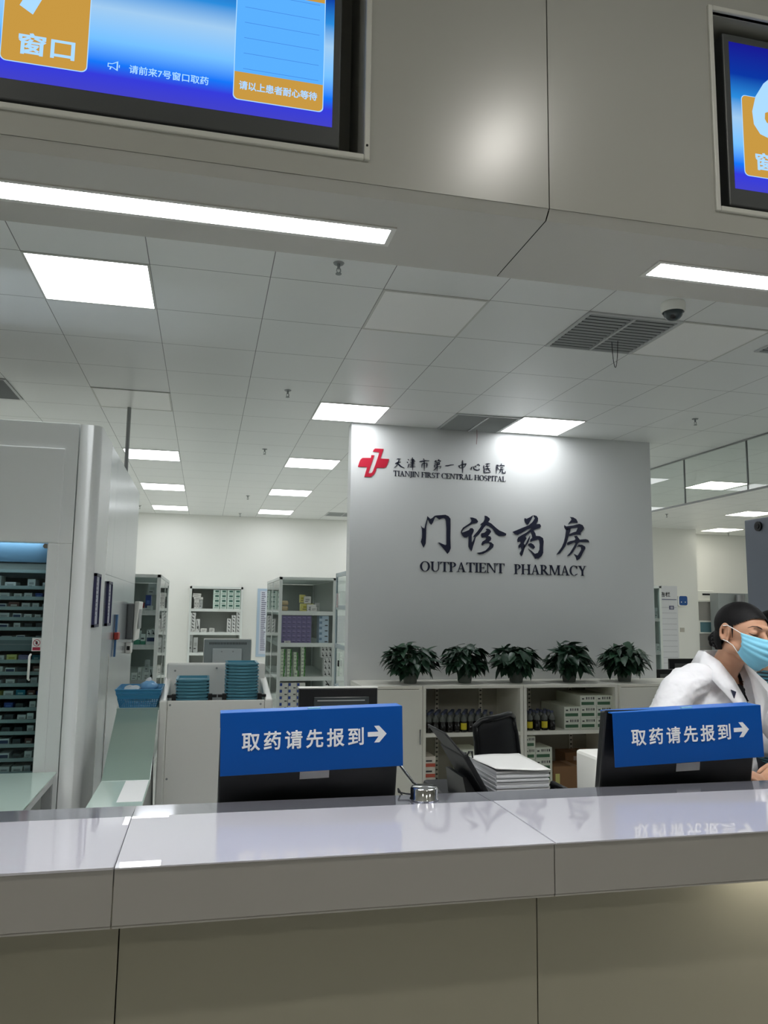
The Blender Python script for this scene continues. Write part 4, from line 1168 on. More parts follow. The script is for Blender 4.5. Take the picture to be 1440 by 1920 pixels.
# ------------------------------------------------------------------ glass tables, chute, basket
def glass_table(x0, x1, y0, y1, z, label, legs):
    t = thing('glass_table', label, 'table', ((x0 + x1) / 2, (y0 + y1) / 2, 0))
    MB().box(x0, x1, y0, y1, z - 0.010, z).build('glass_top', M_GTABLE, t, 0.002)
    MB().box(x0 + 0.01, x1 - 0.012, y0 + 0.01, y1 - 0.01, z - 0.05, z - 0.010).build('frame', M_MACH, t)
    for x, y in legs:
        MB().box(x - 0.02, x + 0.02, y - 0.02, y + 0.02, 0, z - 0.05).build('leg', M_GREY, t)
glass_table(-2.2, -0.690 * 0.78 / 0.83, 3.30, 4.06, 0.80, 'frosted glass topped table in front of the dispensing machine, cut by the left edge',
            [(-0.68, 3.36), (-0.68, 4.02), (-2.15, 3.36), (-2.15, 4.02)])
def chute():
    xa, xb = -0.420, -0.207
    t = thing('dispensing_chute', 'sloping green glass chute beside the machine, ending in a flat tray', 'chute', (-0.32, 3.9, 0))
    y0, y1, z0, z1 = 3.81, 4.52, 0.80, 1.035
    MB().hexa([(xa, y0, z0 - 0.012), (xb, y0, z0 - 0.012), (xb - 0.014, y1, z1 - 0.012), (xa - 0.016, y1, z1 - 0.012), (xa, y0, z0), (xb, y0, z0), (xb - 0.014, y1, z1), (xa - 0.016, y1, z1)]).build('slope', M_GTOP, t, 0.002)
    MB().box(xa, xb, 3.30, y0, z0 - 0.012, z0).build('flat_tray', M_GTABLE, t, 0.002)
    MB().box(xa - 0.02, xb - 0.010, y1, 4.82, z1 - 0.012, z1).build('upper_shelf', M_GTABLE, t, 0.002)
    for x in (xa + 0.004, xb - 0.030):
        MB().hexa([(x, 3.32, 0), (x + 0.012, 3.32, 0), (x + 0.012, 4.80, 0), (x, 4.80, 0), (x, 3.32, z0 - 0.013), (x + 0.012, 3.32, z0 - 0.013), (x + 0.012, 3.81, z0 - 0.013), (x, 3.81, z0 - 0.013)])\
            .hexa([(x, 3.81, 0), (x + 0.012, 3.81, 0), (x + 0.010, 4.80, 0), (x - 0.004, 4.80, 0), (x, 3.81, z0 - 0.013), (x + 0.012, 3.81, z0 - 0.013), (x - 0.006, 4.52, z1 - 0.013), (x - 0.016, 4.52, z1 - 0.013)]).build('side_wall', M_GREY, t)
chute()
tag(MB().box(-0.312, -0.212, 3.40, 3.80, 0.8005, 0.8015).build('reflection_sheet', mat('reflection_white', (250, 250, 250), 0.5)), 'white sheet standing in for a reflection on the flat end of the glass chute', 'paper')  # thin white sheet stands in for a bright reflection in the glass

def basket():
    x0, x1, y0, y1, z0, z1 = -0.425, -0.235, 4.54, 4.80, 1.036, 1.132
    t = thing('plastic_basket', 'blue plastic basket with perforated sides on top of the glass chute', 'basket', ((x0 + x1) / 2, (y0 + y1) / 2, z0))
    o = 0.026
    def P(u, v, k):      # k 0 bottom .. 1 top, flaring
        return (x0 - o * k + u * (x1 - x0 + 2 * o * k), y0 - o * k + v * (y1 - y0 + 2 * o * k), z0 + (z1 - z0) * k)
    mb = MB()
    def bar(a, b, r=0.0022):
        mb.cyl(a, b, r, n=5)
    for k in (0.0, 0.14, 0.26, 0.38, 0.50):
        for (a, b) in (((0, 0), (1, 0)), ((1, 0), (1, 1)), ((1, 1), (0, 1)), ((0, 1), (0, 0))):
            bar(P(*a, k), P(*b, k))
    for i in range(19):
        u = i / 18
        for v in (0, 1):
            bar(P(u, v, 0), P(u, v, 0.52)); bar(P(v, u, 0), P(v, u, 0.52))
    mb.build('lattice', M_BASKET, t)
    mb = MB()
    for ka, kb, e in ((0.5, 0.72, 0.0), (0.72, 0.80, 0.003), (0.80, 1.0, 0.0)):
        for (a, b) in (((0, 0), (1, 0)), ((1, 0), (1, 1)), ((1, 1), (0, 1)), ((0, 1), (0, 0))):
            p = [P(*a, ka), P(*b, ka), P(*b, kb), P(*a, kb)]
            cx, cy = (x0 + x1) / 2, (y0 + y1) / 2
            q = [((px - cx) * (0.985) + cx, (py - cy) * 0.985 + cy, pz) for px, py, pz in p]
            mb.add(p + q, [(0, 1, 2, 3), (7, 6, 5, 4), (0, 4, 5, 1), (2, 6, 7, 3), (1, 5, 6, 2), (0, 3, 7, 4)])
    for k in (0.72, 0.8, 1.0):
        for (a, b) in (((0, 0), (1, 0)), ((1, 0), (1, 1)), ((1, 1), (0, 1)), ((0, 1), (0, 0))):
            mb.cyl(P(*a, k), P(*b, k), 0.0035, n=6)
    mb.build('rim', M_BASKET, t)
    MB().box(x0, x1, y0, y1, z0, z0 + 0.003).build('floor', M_BASKET, t)
    rnd = random.Random(2)
    specs = [('crumpled blue plastic packet heaped at the right of the basket', (110, 168, 214), (-0.285, 4.66, 1.135), (0.05, 0.07, 0.030)),
             ('crumpled clear packet at the left of the basket', (190, 204, 212), (-0.372, 4.64, 1.118), (0.05, 0.06, 0.026)),
             ('white curled packet on top of the basket heap', (222, 226, 230), (-0.290, 4.68, 1.160), (0.024, 0.03, 0.022))]
    for lb, c, p, s in specs:
        m = MB().sphere(p, 1.0, 18, 0, s)
        for v in m.v:
            nn = noise.noise_vector(v * 42)
            v += Vector(nn) * 0.010
        zmin = 1.05
        for v in m.v:
            v.z = max(v.z, zmin)
        tag(m.build('packet', mat('packet_%d_%d' % (c[0], c[2]), c, 0.25)), lb, 'packet')
basket()

# ------------------------------------------------------------------ tray machine with the teal trays
def tray_machine():
    t = thing('tray_machine', 'low white tray feeding machine holding two stacks of teal trays', 'machine', (0.09, 4.8, 0))
    x0, x1 = -0.216, 0.396
    yf, yb = 4.5, 5.0
    MB().box(x0 + 0.042, x1 - 0.045, yf, yf + 0.02, 0, 1.072).build('front_panel', M_WHITE, t, 0.004)
    MB().hexa([(x0, yf - 0.01, 0), (x0 + 0.04, yf - 0.01, 0), (x0 + 0.04, yb, 0), (x0, yb, 0), (x0, yf - 0.01, 1.074), (x0 + 0.04, yf - 0.01, 1.078), (x0 + 0.04, yb, 1.16), (x0, yb, 1.16)]).build('left_side', M_WHITE, t, 0.008)
    MB().hexa([(x1 - 0.043, yf - 0.01, 0), (x1, yf - 0.01, 0), (x1, yb, 0), (x1 - 0.043, yb, 0), (x1 - 0.043, yf - 0.01, 1.078), (x1, yf - 0.01, 1.074), (x1, yb, 1.16), (x1 - 0.043, yb, 1.16)]).build('right_side', M_WHITE, t, 0.008)
    MB().box(x0 + 0.012, x1 - 0.012, yb - 0.05, yb, 0.6, 1.245).build('back_panel', M_WHITE, t, 0.012)
    mb = MB().box(x0 + 0.04, x1 - 0.043, yf + 0.02, yb - 0.05, 1.02, 1.06)
    mb.build('deck', M_GREY, t)
    for cx in (-0.045, 0.228):
        for s in (-1, 1):
            MB().box(cx + s * 0.098 - 0.012, cx + s * 0.098 + 0.012, yf + 0.03, yf + 0.06, 1.06, 1.105).box(cx + s * 0.12 - 0.014, cx + s * 0.12 + 0.014, yf + 0.03, yf + 0.05, 1.085, 1.100).build('tray_clamp', M_BLACK, t, 0.003)
    for x, z in ((-0.16, 0.66), (-0.16, 1.05), (0.33, 1.05), (-0.155, 1.20), (0.34, 1.20), (-0.15, 1.12), (0.33, 1.13), (0.09, 1.215)):
        MB().cyl((x, (yb - 0.056) if z > 1.08 else yf - 0.003, z), (x, (yb - 0.05) if z > 1.08 else yf, z), 0.006, n=10).build('screw', M_GREY, t)
tray_machine()
def trays():
    proto = None
    for si, (cx, n, z0) in enumerate(((-0.045, 7, 1.06), (0.228, 12, 1.06))):
        w, d = (0.170, 0.26)
        for k in range(n):
            z = z0 + 0.0175 * k
            st = 'left' if si == 0 else 'right taller'
            lb = '%s teal tray of the %s stack on the tray machine' % ('topmost' if k == n - 1 else ORD[k] + ' from bottom', st)
            if proto is None:
                mb = MB()
                x0, x1, y0, y1 = -w / 2, w / 2, 0.0, d
                mb.box(x0 + 0.006, x1 - 0.006, y0 + 0.006, y1 - 0.006, 0.0, 0.004)
                for a, b, c, e in ((x0, x1, y0, y0 + 0.006), (x0, x1, y1 - 0.006, y1), (x0, x0 + 0.006, y0, y1), (x1 - 0.006, x1, y0, y1)):
                    mb.box(a, b, c, e, 0.003, 0.0165)
                mb.box(x0 - 0.006, x1 + 0.006, y0 - 0.006, y0 + 0.002, 0.0105, 0.0165)
                mb.box(x0 - 0.006, x0 + 0.002, y0 - 0.006, y1, 0.0105, 0.0165).box(x1 - 0.002, x1 + 0.006, y0 - 0.006, y1, 0.0105, 0.0165)
                mb.box(-0.03, 0.03, y0 - 0.008, y0 - 0.004, 0.004, 0.012)
                o = mb.build('plastic_tray', M_TEAL, None)
                o.data.transform(Matrix.Translation(o.location))
                proto = o
            else:
                o = proto.copy(); COL.objects.link(o)
            o.location = (cx + (0.0006 * ((k * 7) % 5 - 2)), 4.57, z)
            tag(o, lb, 'tray', 'teal trays stacked on the tray machine')
trays()
def touch_monitor():
    t = thing('touch_monitor', 'grey monitor seen from behind, standing behind the tray stacks', 'monitor', (0.165, 5.12, 1.0))
    MB().box(0.010, 0.300, 5.06, 5.085, 1.235, 1.384).box(0.010, 0.300, 5.06, 5.085, 1.15, 1.235).build('back_shell', mat('monitor_grey', (136, 146, 146), 0.45), t, 0.006)
    MB().box(0.006, 0.304, 5.085, 5.10, 1.148, 1.388).build('front_bezel', M_WHITE, t, 0.004)
    mb = MB()
    for k in range(26):
        mb.box(0.042 + k * 0.009, 0.046 + k * 0.009, 5.0585, 5.061, 1.352, 1.366)
    mb.build('vent_slots', M_BLACKM, t)
    MB().box(0.062, 0.242, 5.045, 5.061, 1.15, 1.328).build('mount_plate', mat('mount_grey', (182, 190, 190), 0.4), t, 0.004)
    for x in (0.118, 0.188):
        MB().cyl((x, 5.04, 1.31), (x, 5.046, 1.31), 0.005, n=8).build('screw', M_GREY, t)
    MB().box(0.13, 0.18, 5.03, 5.06, 0.6, 1.2).build('stand', M_GREY, t)
touch_monitor()
# ------------------------------------------------------------------ glass cabinets at the back
def glass_cabinet(name_label, x0, x1, y0, y1, top, shelves, sides, front=True):
    t = thing('glass_cabinet', name_label, 'cabinet', ((x0 + x1) / 2, (y0 + y1) / 2, 0), 'glazed medicine cabinets')
    e = 0.035
    mb = MB()
    for x in (x0, x1 - e):
        for y in (y0, y1 - e):
            mb.box(x, x + e, y, y + e, 0, top)
    mb.box(x0, x1, y0, y1, top - e * 0.9, top).box(x0, x1, y0, y1, 0, 0.08)
    mb.build('frame', M_SHELF, t, 0.002)
    MB().box(x0 + e, x1 - e, y1 - 0.02, y1 - 0.01, 0.08, top - e).build('back_panel', M_SHELFIN, t)
    if 'R' not in sides:
        MB().box(x1 - 0.02, x1 - 0.01, y0 + e, y1 - e, 0.08, top - e).build('side_panel', M_SHELFIN, t)
    if 'L' not in sides:
        MB().box(x0 + 0.01, x0 + 0.02, y0 + e, y1 - e, 0.08, top - e).build('side_panel', M_SHELFIN, t)
    for z in shelves:
        MB().box(x0 + 0.01, x1 - 0.01, y0 + 0.004, y1 - 0.02, z - 0.045, z).build('shelf', M_SHELF, t)
    ym = (y0 + y1) / 2
    for s in sides:
        x = x1 - 0.006 if s == 'R' else x0 + 0.002
        for a, b in ((y0 + e, ym - e / 2), (ym + e / 2, y1 - e)):
            d = MB().box(x - 0.001, x + 0.005, a, b, 0.08, top - e).build('glass_door', G_CAB, t)
        MB().box(x - 0.004, x + 0.008, ym - e * 0.7, ym + e * 0.7, 0.08, top - e).build('centre_post', M_SHELF, t)
        MB().box(x - 0.004 if s == 'L' else x + 0.004, x + 0.001 if s == 'L' else x + 0.012, ym - 0.10, ym - 0.04, 0.98, 1.06).build('lock_plate', M_GREY, t)
    if front:
        MB().box(x0 + e, x1 - e, y0 + 0.004, y0 + 0.009, 0.08, top - e).build('front_glass', G_CAB, t)
    return t
glass_cabinet('glazed cabinet of mixed boxes just behind the far end of the machine', -0.86, -0.426, 8.0, 9.9, 1.90, (0.875, 1.215, 1.545), 'R')
glass_cabinet('glazed cabinet of purple and green boxes left of the sign wall', 0.832, 1.492, 9.0, 10.8, 1.945, (0.455, 0.815, 1.195, 1.555), 'L', False)
def open_door():
    t = thing('glass_door_cabinet', 'edge-on glazed cabinet half hidden behind the left end of the sign wall', 'cabinet', (1.5, 7.5, 0), 'glazed medicine cabinets')
    MB().box(1.32, 1.80, 7.14, 7.88, 0, 0.06).box(1.32, 1.80, 7.14, 7.88, 1.92, 1.945).box(1.79, 1.80, 7.14, 7.88, 0, 1.945).build('body', M_SHELF, t)
    mb = MB()
    for z in (0.0, 0.80, 1.20, 1.58, 1.905):
        mb.box(1.300, 1.318, 7.14, 7.88, z, z + 0.04)
    mb.box(1.300, 1.318, 7.14, 7.18, 0, 1.945).box(1.300, 1.318, 7.85, 7.88, 0, 1.945)
    mb.build('door_frame', mat('pale_door_frame', (176, 190, 196), 0.35), t)
    MB().box(1.307, 1.312, 7.18, 7.85, 0.0, 1.92).build('door_glass', G_CAB, t)
    MB().box(1.288, 1.300, 7.58, 7.62, 1.03, 1.09).build('handle', M_BLACK, t, 0.004)
    MB().box(1.296, 1.2995, 7.72, 7.80, 1.60, 1.74).build('door_label', mat('pinkish_label', (176, 158, 160), 0.5), t)
open_door()
def back_shelf():
    x0, x1, y0, y1, top = -0.256, 0.668, 14.2, 14.66, 1.955
    t = thing('open_shelf', 'white open shelf unit standing against the back wall', 'shelf', ((x0 + x1) / 2, 14.4, 0))
    MB().box(x0, x0 + 0.035, y0, y1, 0, top).box(x1 - 0.035, x1, y0, y1, 0, top).box(x0, x1, y0, y1, top - 0.04, top).box(x0, x1, y0, y1, 0, 0.08).build('frame', M_SHELF, t)
    MB().box(x0, x1, y1 - 0.012, y1, 0, top).build('back_panel', M_SHELFIN, t)
    for z in (0.42, 0.80, 1.155, 1.565):
        MB().box(x0 + 0.02, x1 - 0.02, y0 + 0.004, y1 - 0.02, z - 0.05, z).build('shelf', M_SHELF, t)
back_shelf()
gB = 'boxes on the back wall shelf'
for c in range(4):
    for r in range(4):
        put_pack('mint', 0.150 + c * 0.122, 14.215, 1.566 + r * 0.084, 0.112, 0.2, 0.082, 'pale mint box, %s from left, %s row up, top shelf at the back wall' % (ORD[c], ORD[r]), group='mint boxes on the back wall shelf')
for k, (x, z, w, h) in enumerate(((-0.20, 1.80, 0.14, 0.030), (-0.205, 1.765, 0.14, 0.033), (-0.185, 1.725, 0.16, 0.038))):
    put_pack('plain', x, 14.22, z, w, 0.15, h, ['top', 'middle', 'bottom'][k] + ' flat box laid across upright boxes on the top shelf at the back wall', group=gB)
for k, (x, w) in enumerate(((-0.175, 0.045), (-0.125, 0.03), (-0.09, 0.06))):
    put_pack('grey' if k == 2 else 'plain', x, 14.23, 1.566, w, 0.12, 0.158, ORD[k] + ' upright box from the left under the flat boxes, top shelf at the back wall', group=gB)
for k in range(6):
    put_pack('speckled', -0.232 + 0.004 * (k % 2), 14.215, 1.156 + 0.056 * k, 0.092, 0.15, 0.054, 'speckled white box, %s from bottom of the left stack on the second back shelf' % ORD[k], group='left speckled stack on the second back shelf')
put_pack('plain', -0.195, 14.205, 1.156, 0.075, 0.008, 0.045, 'white price card in front of the left stack on the second back shelf', 'price card', name='price_card')
put_pack('speckled', -0.125, 14.22, 1.156, 0.062, 0.12, 0.225, 'tall narrow white box beside the left stack on the second back shelf', group=gB)
put_pack('plain', -0.045, 14.22, 1.156, 0.105, 0.12, 0.062, 'low white box, left of the two in the middle of the second back shelf', group=gB)
put_pack('plain', 0.105, 14.22, 1.156, 0.088, 0.12, 0.066, 'low white box, right of the two in the middle of the second back shelf', group=gB)
for c, n in enumerate((4, 5, 6)):
    for r in range(n):
        put_pack('speckled', 0.408 + c * 0.080, 14.215, 1.156 + r * 0.060, 0.068, 0.15, 0.058, 'speckled box, %s up in the %s stepped column right on the second back shelf' % (ORD[r], ORD[c]), group='stepped speckled columns on the second back shelf')
put_pack('grey', -0.235, 14.23, 0.801, 0.062, 0.15, 0.30, 'taller upright grey box on the third back shelf, leftmost', group=gB)
put_pack('grey', -0.160, 14.22, 0.801, 0.075, 0.15, 0.26, 'broader upright grey box on the third back shelf', group=gB)
put_pack('plain', -0.16, 14.22, 0.421, 0.055, 0.12, 0.16, 'small white box low on the back shelf, above the tray machine', group=gB)

# packs in the left glazed cabinet
gL = 'boxes in the glazed cabinet behind the machine'
y = 8.03
for kind, x, z, w, h, lb in [
    ('red', -0.655, 1.546, 0.078, 0.075, 'red and white box on the top shelf of the cabinet behind the machine'),
    ('blue', -0.565, 1.546, 0.052, 0.150, 'tall blue box on the top shelf of the cabinet behind the machine'),
    ('grey', -0.545, 1.700, 0.075, 0.110, 'grey box standing on the blue box in the cabinet behind the machine'),
    ('greenhalf', -0.655, 1.216, 0.060, 0.130, 'green and white box stack, left on the second shelf of the cabinet behind the machine'),
    ('greenhalf', -0.592, 1.216, 0.046, 0.100, 'shorter green and white box on the second shelf of the cabinet behind the machine'),
    ('framed', -0.540, 1.216, 0.086, 0.085, 'large white box on the second shelf of the cabinet behind the machine'),
    ('speckled', -0.537, 1.302, 0.040, 0.055, 'left speckled box on the large white box in the cabinet behind the machine'),
    ('speckled', -0.495, 1.302, 0.042, 0.062, 'right speckled box on the large white box in the cabinet behind the machine'),
    ('plain', -0.660, 0.876, 0.055, 0.07, 'slumped white packet at the left of the third shelf in the cabinet behind the machine'),
    ('plain', -0.600, 0.876, 0.030, 0.12, 'narrow white box standing on the third shelf in the cabinet behind the machine'),
    ('plain', -0.545, 0.876, 0.045, 0.075, 'small white box, front left of the heap on the third shelf behind the machine'),
    ('speckled', -0.498, 0.876, 0.045, 0.110, 'speckled box, right of the heap on the third shelf behind the machine'),
    ('grey', -0.540, 0.953, 0.040, 0.110, 'grey upright box on the heap on the third shelf behind the machine')]:
    put_pack(kind, x, y, z, w, 0.1, h, lb, group=gL)
put_pack('plain', -0.575, y - 0.018, 1.546, 0.085, 0.015, 0.024, 'lower flat white packet before the blue box in the cabinet behind the machine', group=gL)
put_pack('plain', -0.545, y - 0.016, 1.571, 0.055, 0.015, 0.022, 'upper flat white packet before the blue box in the cabinet behind the machine', group=gL)

# packs in the right glazed cabinet
gR = 'boxes in the glazed cabinet left of the sign wall'
y = 9.03
for r in range(6):
    for c in range(6):
        put_pack('purple', 0.876 + c * 0.0565, y, 1.196 + r * 0.0515, 0.055, 0.2, 0.0505, 'purple box, %s from left in the %s row up of the purple block' % (ORD[c], ORD[r]), group='purple block of boxes')
put_pack('plain', 0.905, y - 0.02, 1.196, 0.072, 0.008, 0.022, 'white card before the purple block on the second shelf', 'price card', name='price_card')
for r in range(5):
    put_pack('paleblue', 1.305, y, 1.196 + r * 0.062, 0.110, 0.2, 0.0605, 'pale blue box, %s from bottom of the column right of the purple block' % ORD[r], group='pale blue column of boxes')
for c, (x, n) in enumerate(((0.872, 7), (0.945, 7), (1.022, 6), (1.105, 8))):
    for r in range(n + 1):
        put_pack('greenside', x + 0.003 * (r % 2), y + (0.02 if c in (2,) else 0), 0.816 + r * 0.0385, 0.048, 0.12, 0.037,
                 'green-sided box, %s up in the %s green stack, third shelf left of sign wall' % (ORD[r], ORD[c]), group='green-sided stack %s from the left' % ORD[c])
put_pack('greenside', 1.030, y - 0.015, 0.816, 0.052, 0.1, 0.065, 'single pale green box standing before the green stacks on the third shelf', group=gR)
for c in range(3):
    for r in range(2):
        put_pack('speckled', 1.335 + c * 0.043, y, 0.955 + 0.075 + r * 0.066, 0.041, 0.12, 0.064, 'speckled box, %s from left, %s row, upper set right on the third shelf' % (ORD[c], ['lower', 'upper'][r]), group='upper speckled set on the third shelf')
for c in range(2):
    for r in range(3):
        put_pack('speckled', 1.366 + c * 0.044, y - 0.01, 0.816 + r * 0.071, 0.042, 0.12, 0.069, 'speckled box, %s column, %s up, lower set right on the third shelf' % (['left', 'right'][c], ORD[r]), group='lower speckled set on the third shelf')
for c in range(3):
    for r in range(4):
        put_pack('bluecorner', 0.870 + c * 0.098, y, 0.456 + r * 0.073, 0.094, 0.2, 0.071, 'blue-cornered box, %s from left, %s row up, on the fourth shelf' % (ORD[c], ORD[r]), group='blue-cornered boxes on the fourth shelf')
put_pack('speckled', 1.370, y, 0.70, 0.088, 0.12, 0.075, 'speckled box on the fourth shelf at right', group=gR)
put_pack('plain', 1.370, y, 0.456, 0.088, 0.12, 0.243, 'tall pale box under the speckled box on the fourth shelf', group=gR)
for kind, x, z, w, h, yy, lb in [
    ('yellow', 1.085, 1.655, 0.060, 0.090, 9.10, 'yellow box highest at the middle of the top shelf left of the sign wall'),
    ('plain', 1.125, 1.645, 0.080, 0.080, 9.06, 'white label box against the yellow box on the top shelf'),
    ('yellow', 1.090, 1.556, 0.150, 0.088, 9.08, 'broad yellowish box under the yellow box on the top shelf'),
    ('plain', 1.160, 1.556, 0.105, 0.078, 9.04, 'white box before the yellow boxes on the top shelf'),
    ('plain', 1.200, 1.556, 0.072, 0.050, 9.02, 'small front white box on the top shelf left of the sign wall'),
    ('grey', 1.255, 1.556, 0.060, 0.100, 9.10, 'grey upright box right of the yellow boxes on the top shelf')]:
    put_pack(kind, x, yy, z, w, 0.1, h, lb, group=gR)
for k in range(2):
    m = MB().box(0.866, 0.946, 9.04, 9.16, 1.557 + 0.062 * k, 1.612 + 0.062 * k)
    tag(m.build('wrapped_bundle', mat('tan_wrap', (176, 160, 128), 0.5), None, 0.022, 3), ['lower', 'upper'][k] + ' tan wrapped bundle at the left of the top shelf left of the sign wall', 'bundle', gR)

# wall chart on the back wall
def wall_chart():
    t = thing('wall_chart', 'narrow pale blue wall chart with columns of small print on the back wall', 'poster', (1.1, 14.67, 0.6))
    MB().box(0.955, 1.28, 14.665, 14.679, 0.70, 1.945).build('board', mat('chart_blue', (176, 196, 214), 0.4), t)
    MB().box(1.005, 1.27, 14.66, 14.666, 0.75, 1.90).build('sheet', mat('chart_sheet', (208, 212, 222), 0.5), t)
    mb = MB()
    rnd = random.Random(3)
    for k in range(30):
        z = 1.86 - k * 0.036
        mb.box(1.03, 1.03 + rnd.uniform(0.05, 0.09), 14.658, 14.6605, z, z + 0.018).box(1.14, 1.14 + rnd.uniform(0.05, 0.1), 14.658, 14.6605, z, z + 0.018)
    mb.build('print', mat('chart_print', (120, 120, 140), 0.6), t)
wall_chart()

# ------------------------------------------------------------------ white cabinets along the sign wall
def low_cabinet(x0, x1, label, is_open):
    yf, yb, top = 6.30, 6.865, 0.965
    t = thing('low_cabinet', label, 'cabinet', ((x0 + x1) / 2, (yf + yb) / 2, 0), 'white cabinets along the sign wall')
    e = 0.028
    MB().box(x0, x1, yf, yb, top - 0.024, top).build('top', M_CAB, t, 0.002)
    MB().box(x0, x0 + e, yf, yb, 0, top - 0.024).build('side_panel', M_CAB, t, 0.002)
    MB().box(x1 - e, x1, yf, yb, 0, top - 0.024).build('side_panel', M_CAB, t, 0.002)
    MB().box(x0 + e, x1 - e, yb - 0.012, yb, 0, top - 0.024).build('back_panel', mat('cabinet_inside', (168, 166, 154), 0.5), t)
    MB().box(x0 + e, x1 - e, yf, yb - 0.012, 0.0, 0.06).build('plinth', M_CAB, t)
    if is_open:
        MB().box(x0 + e, x1 - e, yf + 0.004, yb - 0.012, 0.550, 0.582).build('shelf', M_CAB, t, 0.002)
        for x in (x0 + 0.27, x1 - 0.20):
            mb = MB().box(x, x + 0.03, yb - 0.020, yb - 0.012, 0.06, top - 0.024)
            for k in range(22):
                z = 0.10 + k * 0.038
                mb.box(x + 0.006, x + 0.024, yb - 0.0208, yb - 0.0199, z, z + 0.014, 1)
            mb.build('shelf_strip', [M_CAB, mat('strip_slot', (92, 92, 86), 0.6)], t)
    else:
        MB().box(x0 + 0.003, x1 - 0.003, yf - 0.018, yf, 0.06, top - 0.028).build('door', M_CAB, t, 0.002)
        MB().box(x1 - 0.03, x1 - 0.02, yf - 0.03, yf - 0.018, 0.5, 0.62).build('handle', M_CHROME, t, 0.002)
low_cabinet(1.28, 1.778, 'closed white cabinet at the left end under the first plant', False)
low_cabinet(1.782, 2.664, 'open white cabinet with dark bottles, behind the black chair', True)
low_cabinet(2.668, 3.548, 'open white cabinet with green-banded boxes, left of the right blue sign', True)
low_cabinet(3.552, 4.42, 'closed white cabinet under the last plant, behind the right blue sign', False)

def bottle_mesh(yellow, first={}):
    if yellow in first:
        return first[yellow]
    mb = MB()
    mb.lathe([(0.0, 0), (0.027, 0), (0.0285, 0.004), (0.0285, 0.086), (0.0, 0.086)], n=14, m=0)
    mb.lathe([(0.0285, 0.086), (0.0285, 0.105), (0.024, 0.120), (0.0125, 0.130), (0.0125, 0.146)], n=14, m=1)
    mb.lathe([(0.0145, 0.142), (0.0145, 0.160), (0.0, 0.161)], n=14, m=2)
    if yellow:
        n = 7
        vs = [(0.0292 * math.sin(R(a)), -0.0292 * math.cos(R(a)), z) for z in (0.020, 0.074) for a in [-60 + 20 * k for k in range(n)]]
        mb.add(vs, [(i, i + 1, n + i + 1, n + i) for i in range(n - 1)], 3, True)
    o = mb.build('medicine_bottle', [mat('dark_syrup', (26, 24, 22), 0.15), mat('bottle_shoulder', (88, 92, 88), 0.12), mat('bottle_cap', (50, 58, 82), 0.4), mat('yellow_label', (206, 190, 40), 0.5)])
    o.data.transform(Matrix.Translation(o.location))
    me = o.data
    bpy.data.objects.remove(o)
    first[yellow] = me
    return me
def bottles():
    k = 0
    for row in range(4):
        for c in range(10 - (row % 2)):
            x = 1.845 + c * 0.061 + (row % 2) * 0.03
            yv = 6.35 + row * 0.066
            yel = row == 0 and c in (5, 8)
            o = bpy.data.objects.new('medicine_bottle', bottle_mesh(yel)); COL.objects.link(o); o.location = (x, yv, 0.582)
            if yel:
                o.rotation_euler = (0, 0, R(-14 if c == 5 else 40))
                tag(o, ['dark bottle with broad yellow label, nearest the black chair on the left shelf', 'dark bottle with yellow label turned sideways beside the black chair'][c == 8], 'bottle', 'dark bottles on the left cabinet shelf')
            else:
                tag(o, 'dark bottle, %s from left in the %s row back, left cabinet shelf' % (ORD[c], ORD[row]), 'bottle', 'dark bottles on the left cabinet shelf')
    for row in range(3):
        for c in range(4):
            x, yv = 2.745 + c * 0.068, 6.36 + row * 0.070
            yel = row == 0 and c in (0, 2)
            o = bpy.data.objects.new('medicine_bottle', bottle_mesh(yel)); COL.objects.link(o); o.location = (x, yv, 0.582)
            if yel:
                o.rotation_euler = (0, 0, R(-22))
            tag(o, 'dark bottle with yellow label, %s of two on the right cabinet shelf' % ['left', 'right'][c == 2] if yel else 'dark bottle, %s from left in the %s row back, right cabinet shelf' % (ORD[c], ORD[row]), 'bottle', 'dark bottles on the right cabinet shelf')
bottles()
gG = 'green-banded boxes in the right open cabinet'
for r in range(3):
    for c in range(3):
        if r == 2 and c == 0:
            continue
        put_pack('greenband', 3.064 + c * 0.153, 6.355, 0.583 + r * 0.0945, 0.150, 0.48, 0.093, 'green-banded box, %s from left, %s row up, upper shelf of the right open cabinet' % (ORD[c], ORD[r]), group=gG)
for c, n in ((0, 5), (1, 4)):
    for r in range(n):
        x = 2.700 if c == 0 else 2.790
        w = 0.088 if c == 0 else 0.150
        put_pack('greenband', x, 6.345, 0.061 + r * 0.0945, w, 0.25, 0.093, ['half-hidden green-banded box, %s up, left low column behind the paper stack', 'green-banded box, %s up in the low column right above the paper stack'][c] % ORD[r], group=['left low column of green-banded boxes', 'right low column of green-banded boxes'][c])
for r in range(4):
    put_pack('greenband', 2.140, 6.35, 0.061 + r * 0.0945, 0.150, 0.25, 0.093, 'green-banded box, %s from bottom, between printer tray and black chair' % ORD[r], group='low green-banded boxes in the left open cabinet')
for r in range(4):
    put_pack('orangeband', 1.812, 6.34, 0.061 + r * 0.083, 0.090, 0.22, 0.081, 'orange-red and white box, %s from bottom of the stack left of the printer tray' % ORD[r], group='orange-red boxes in the left open cabinet')
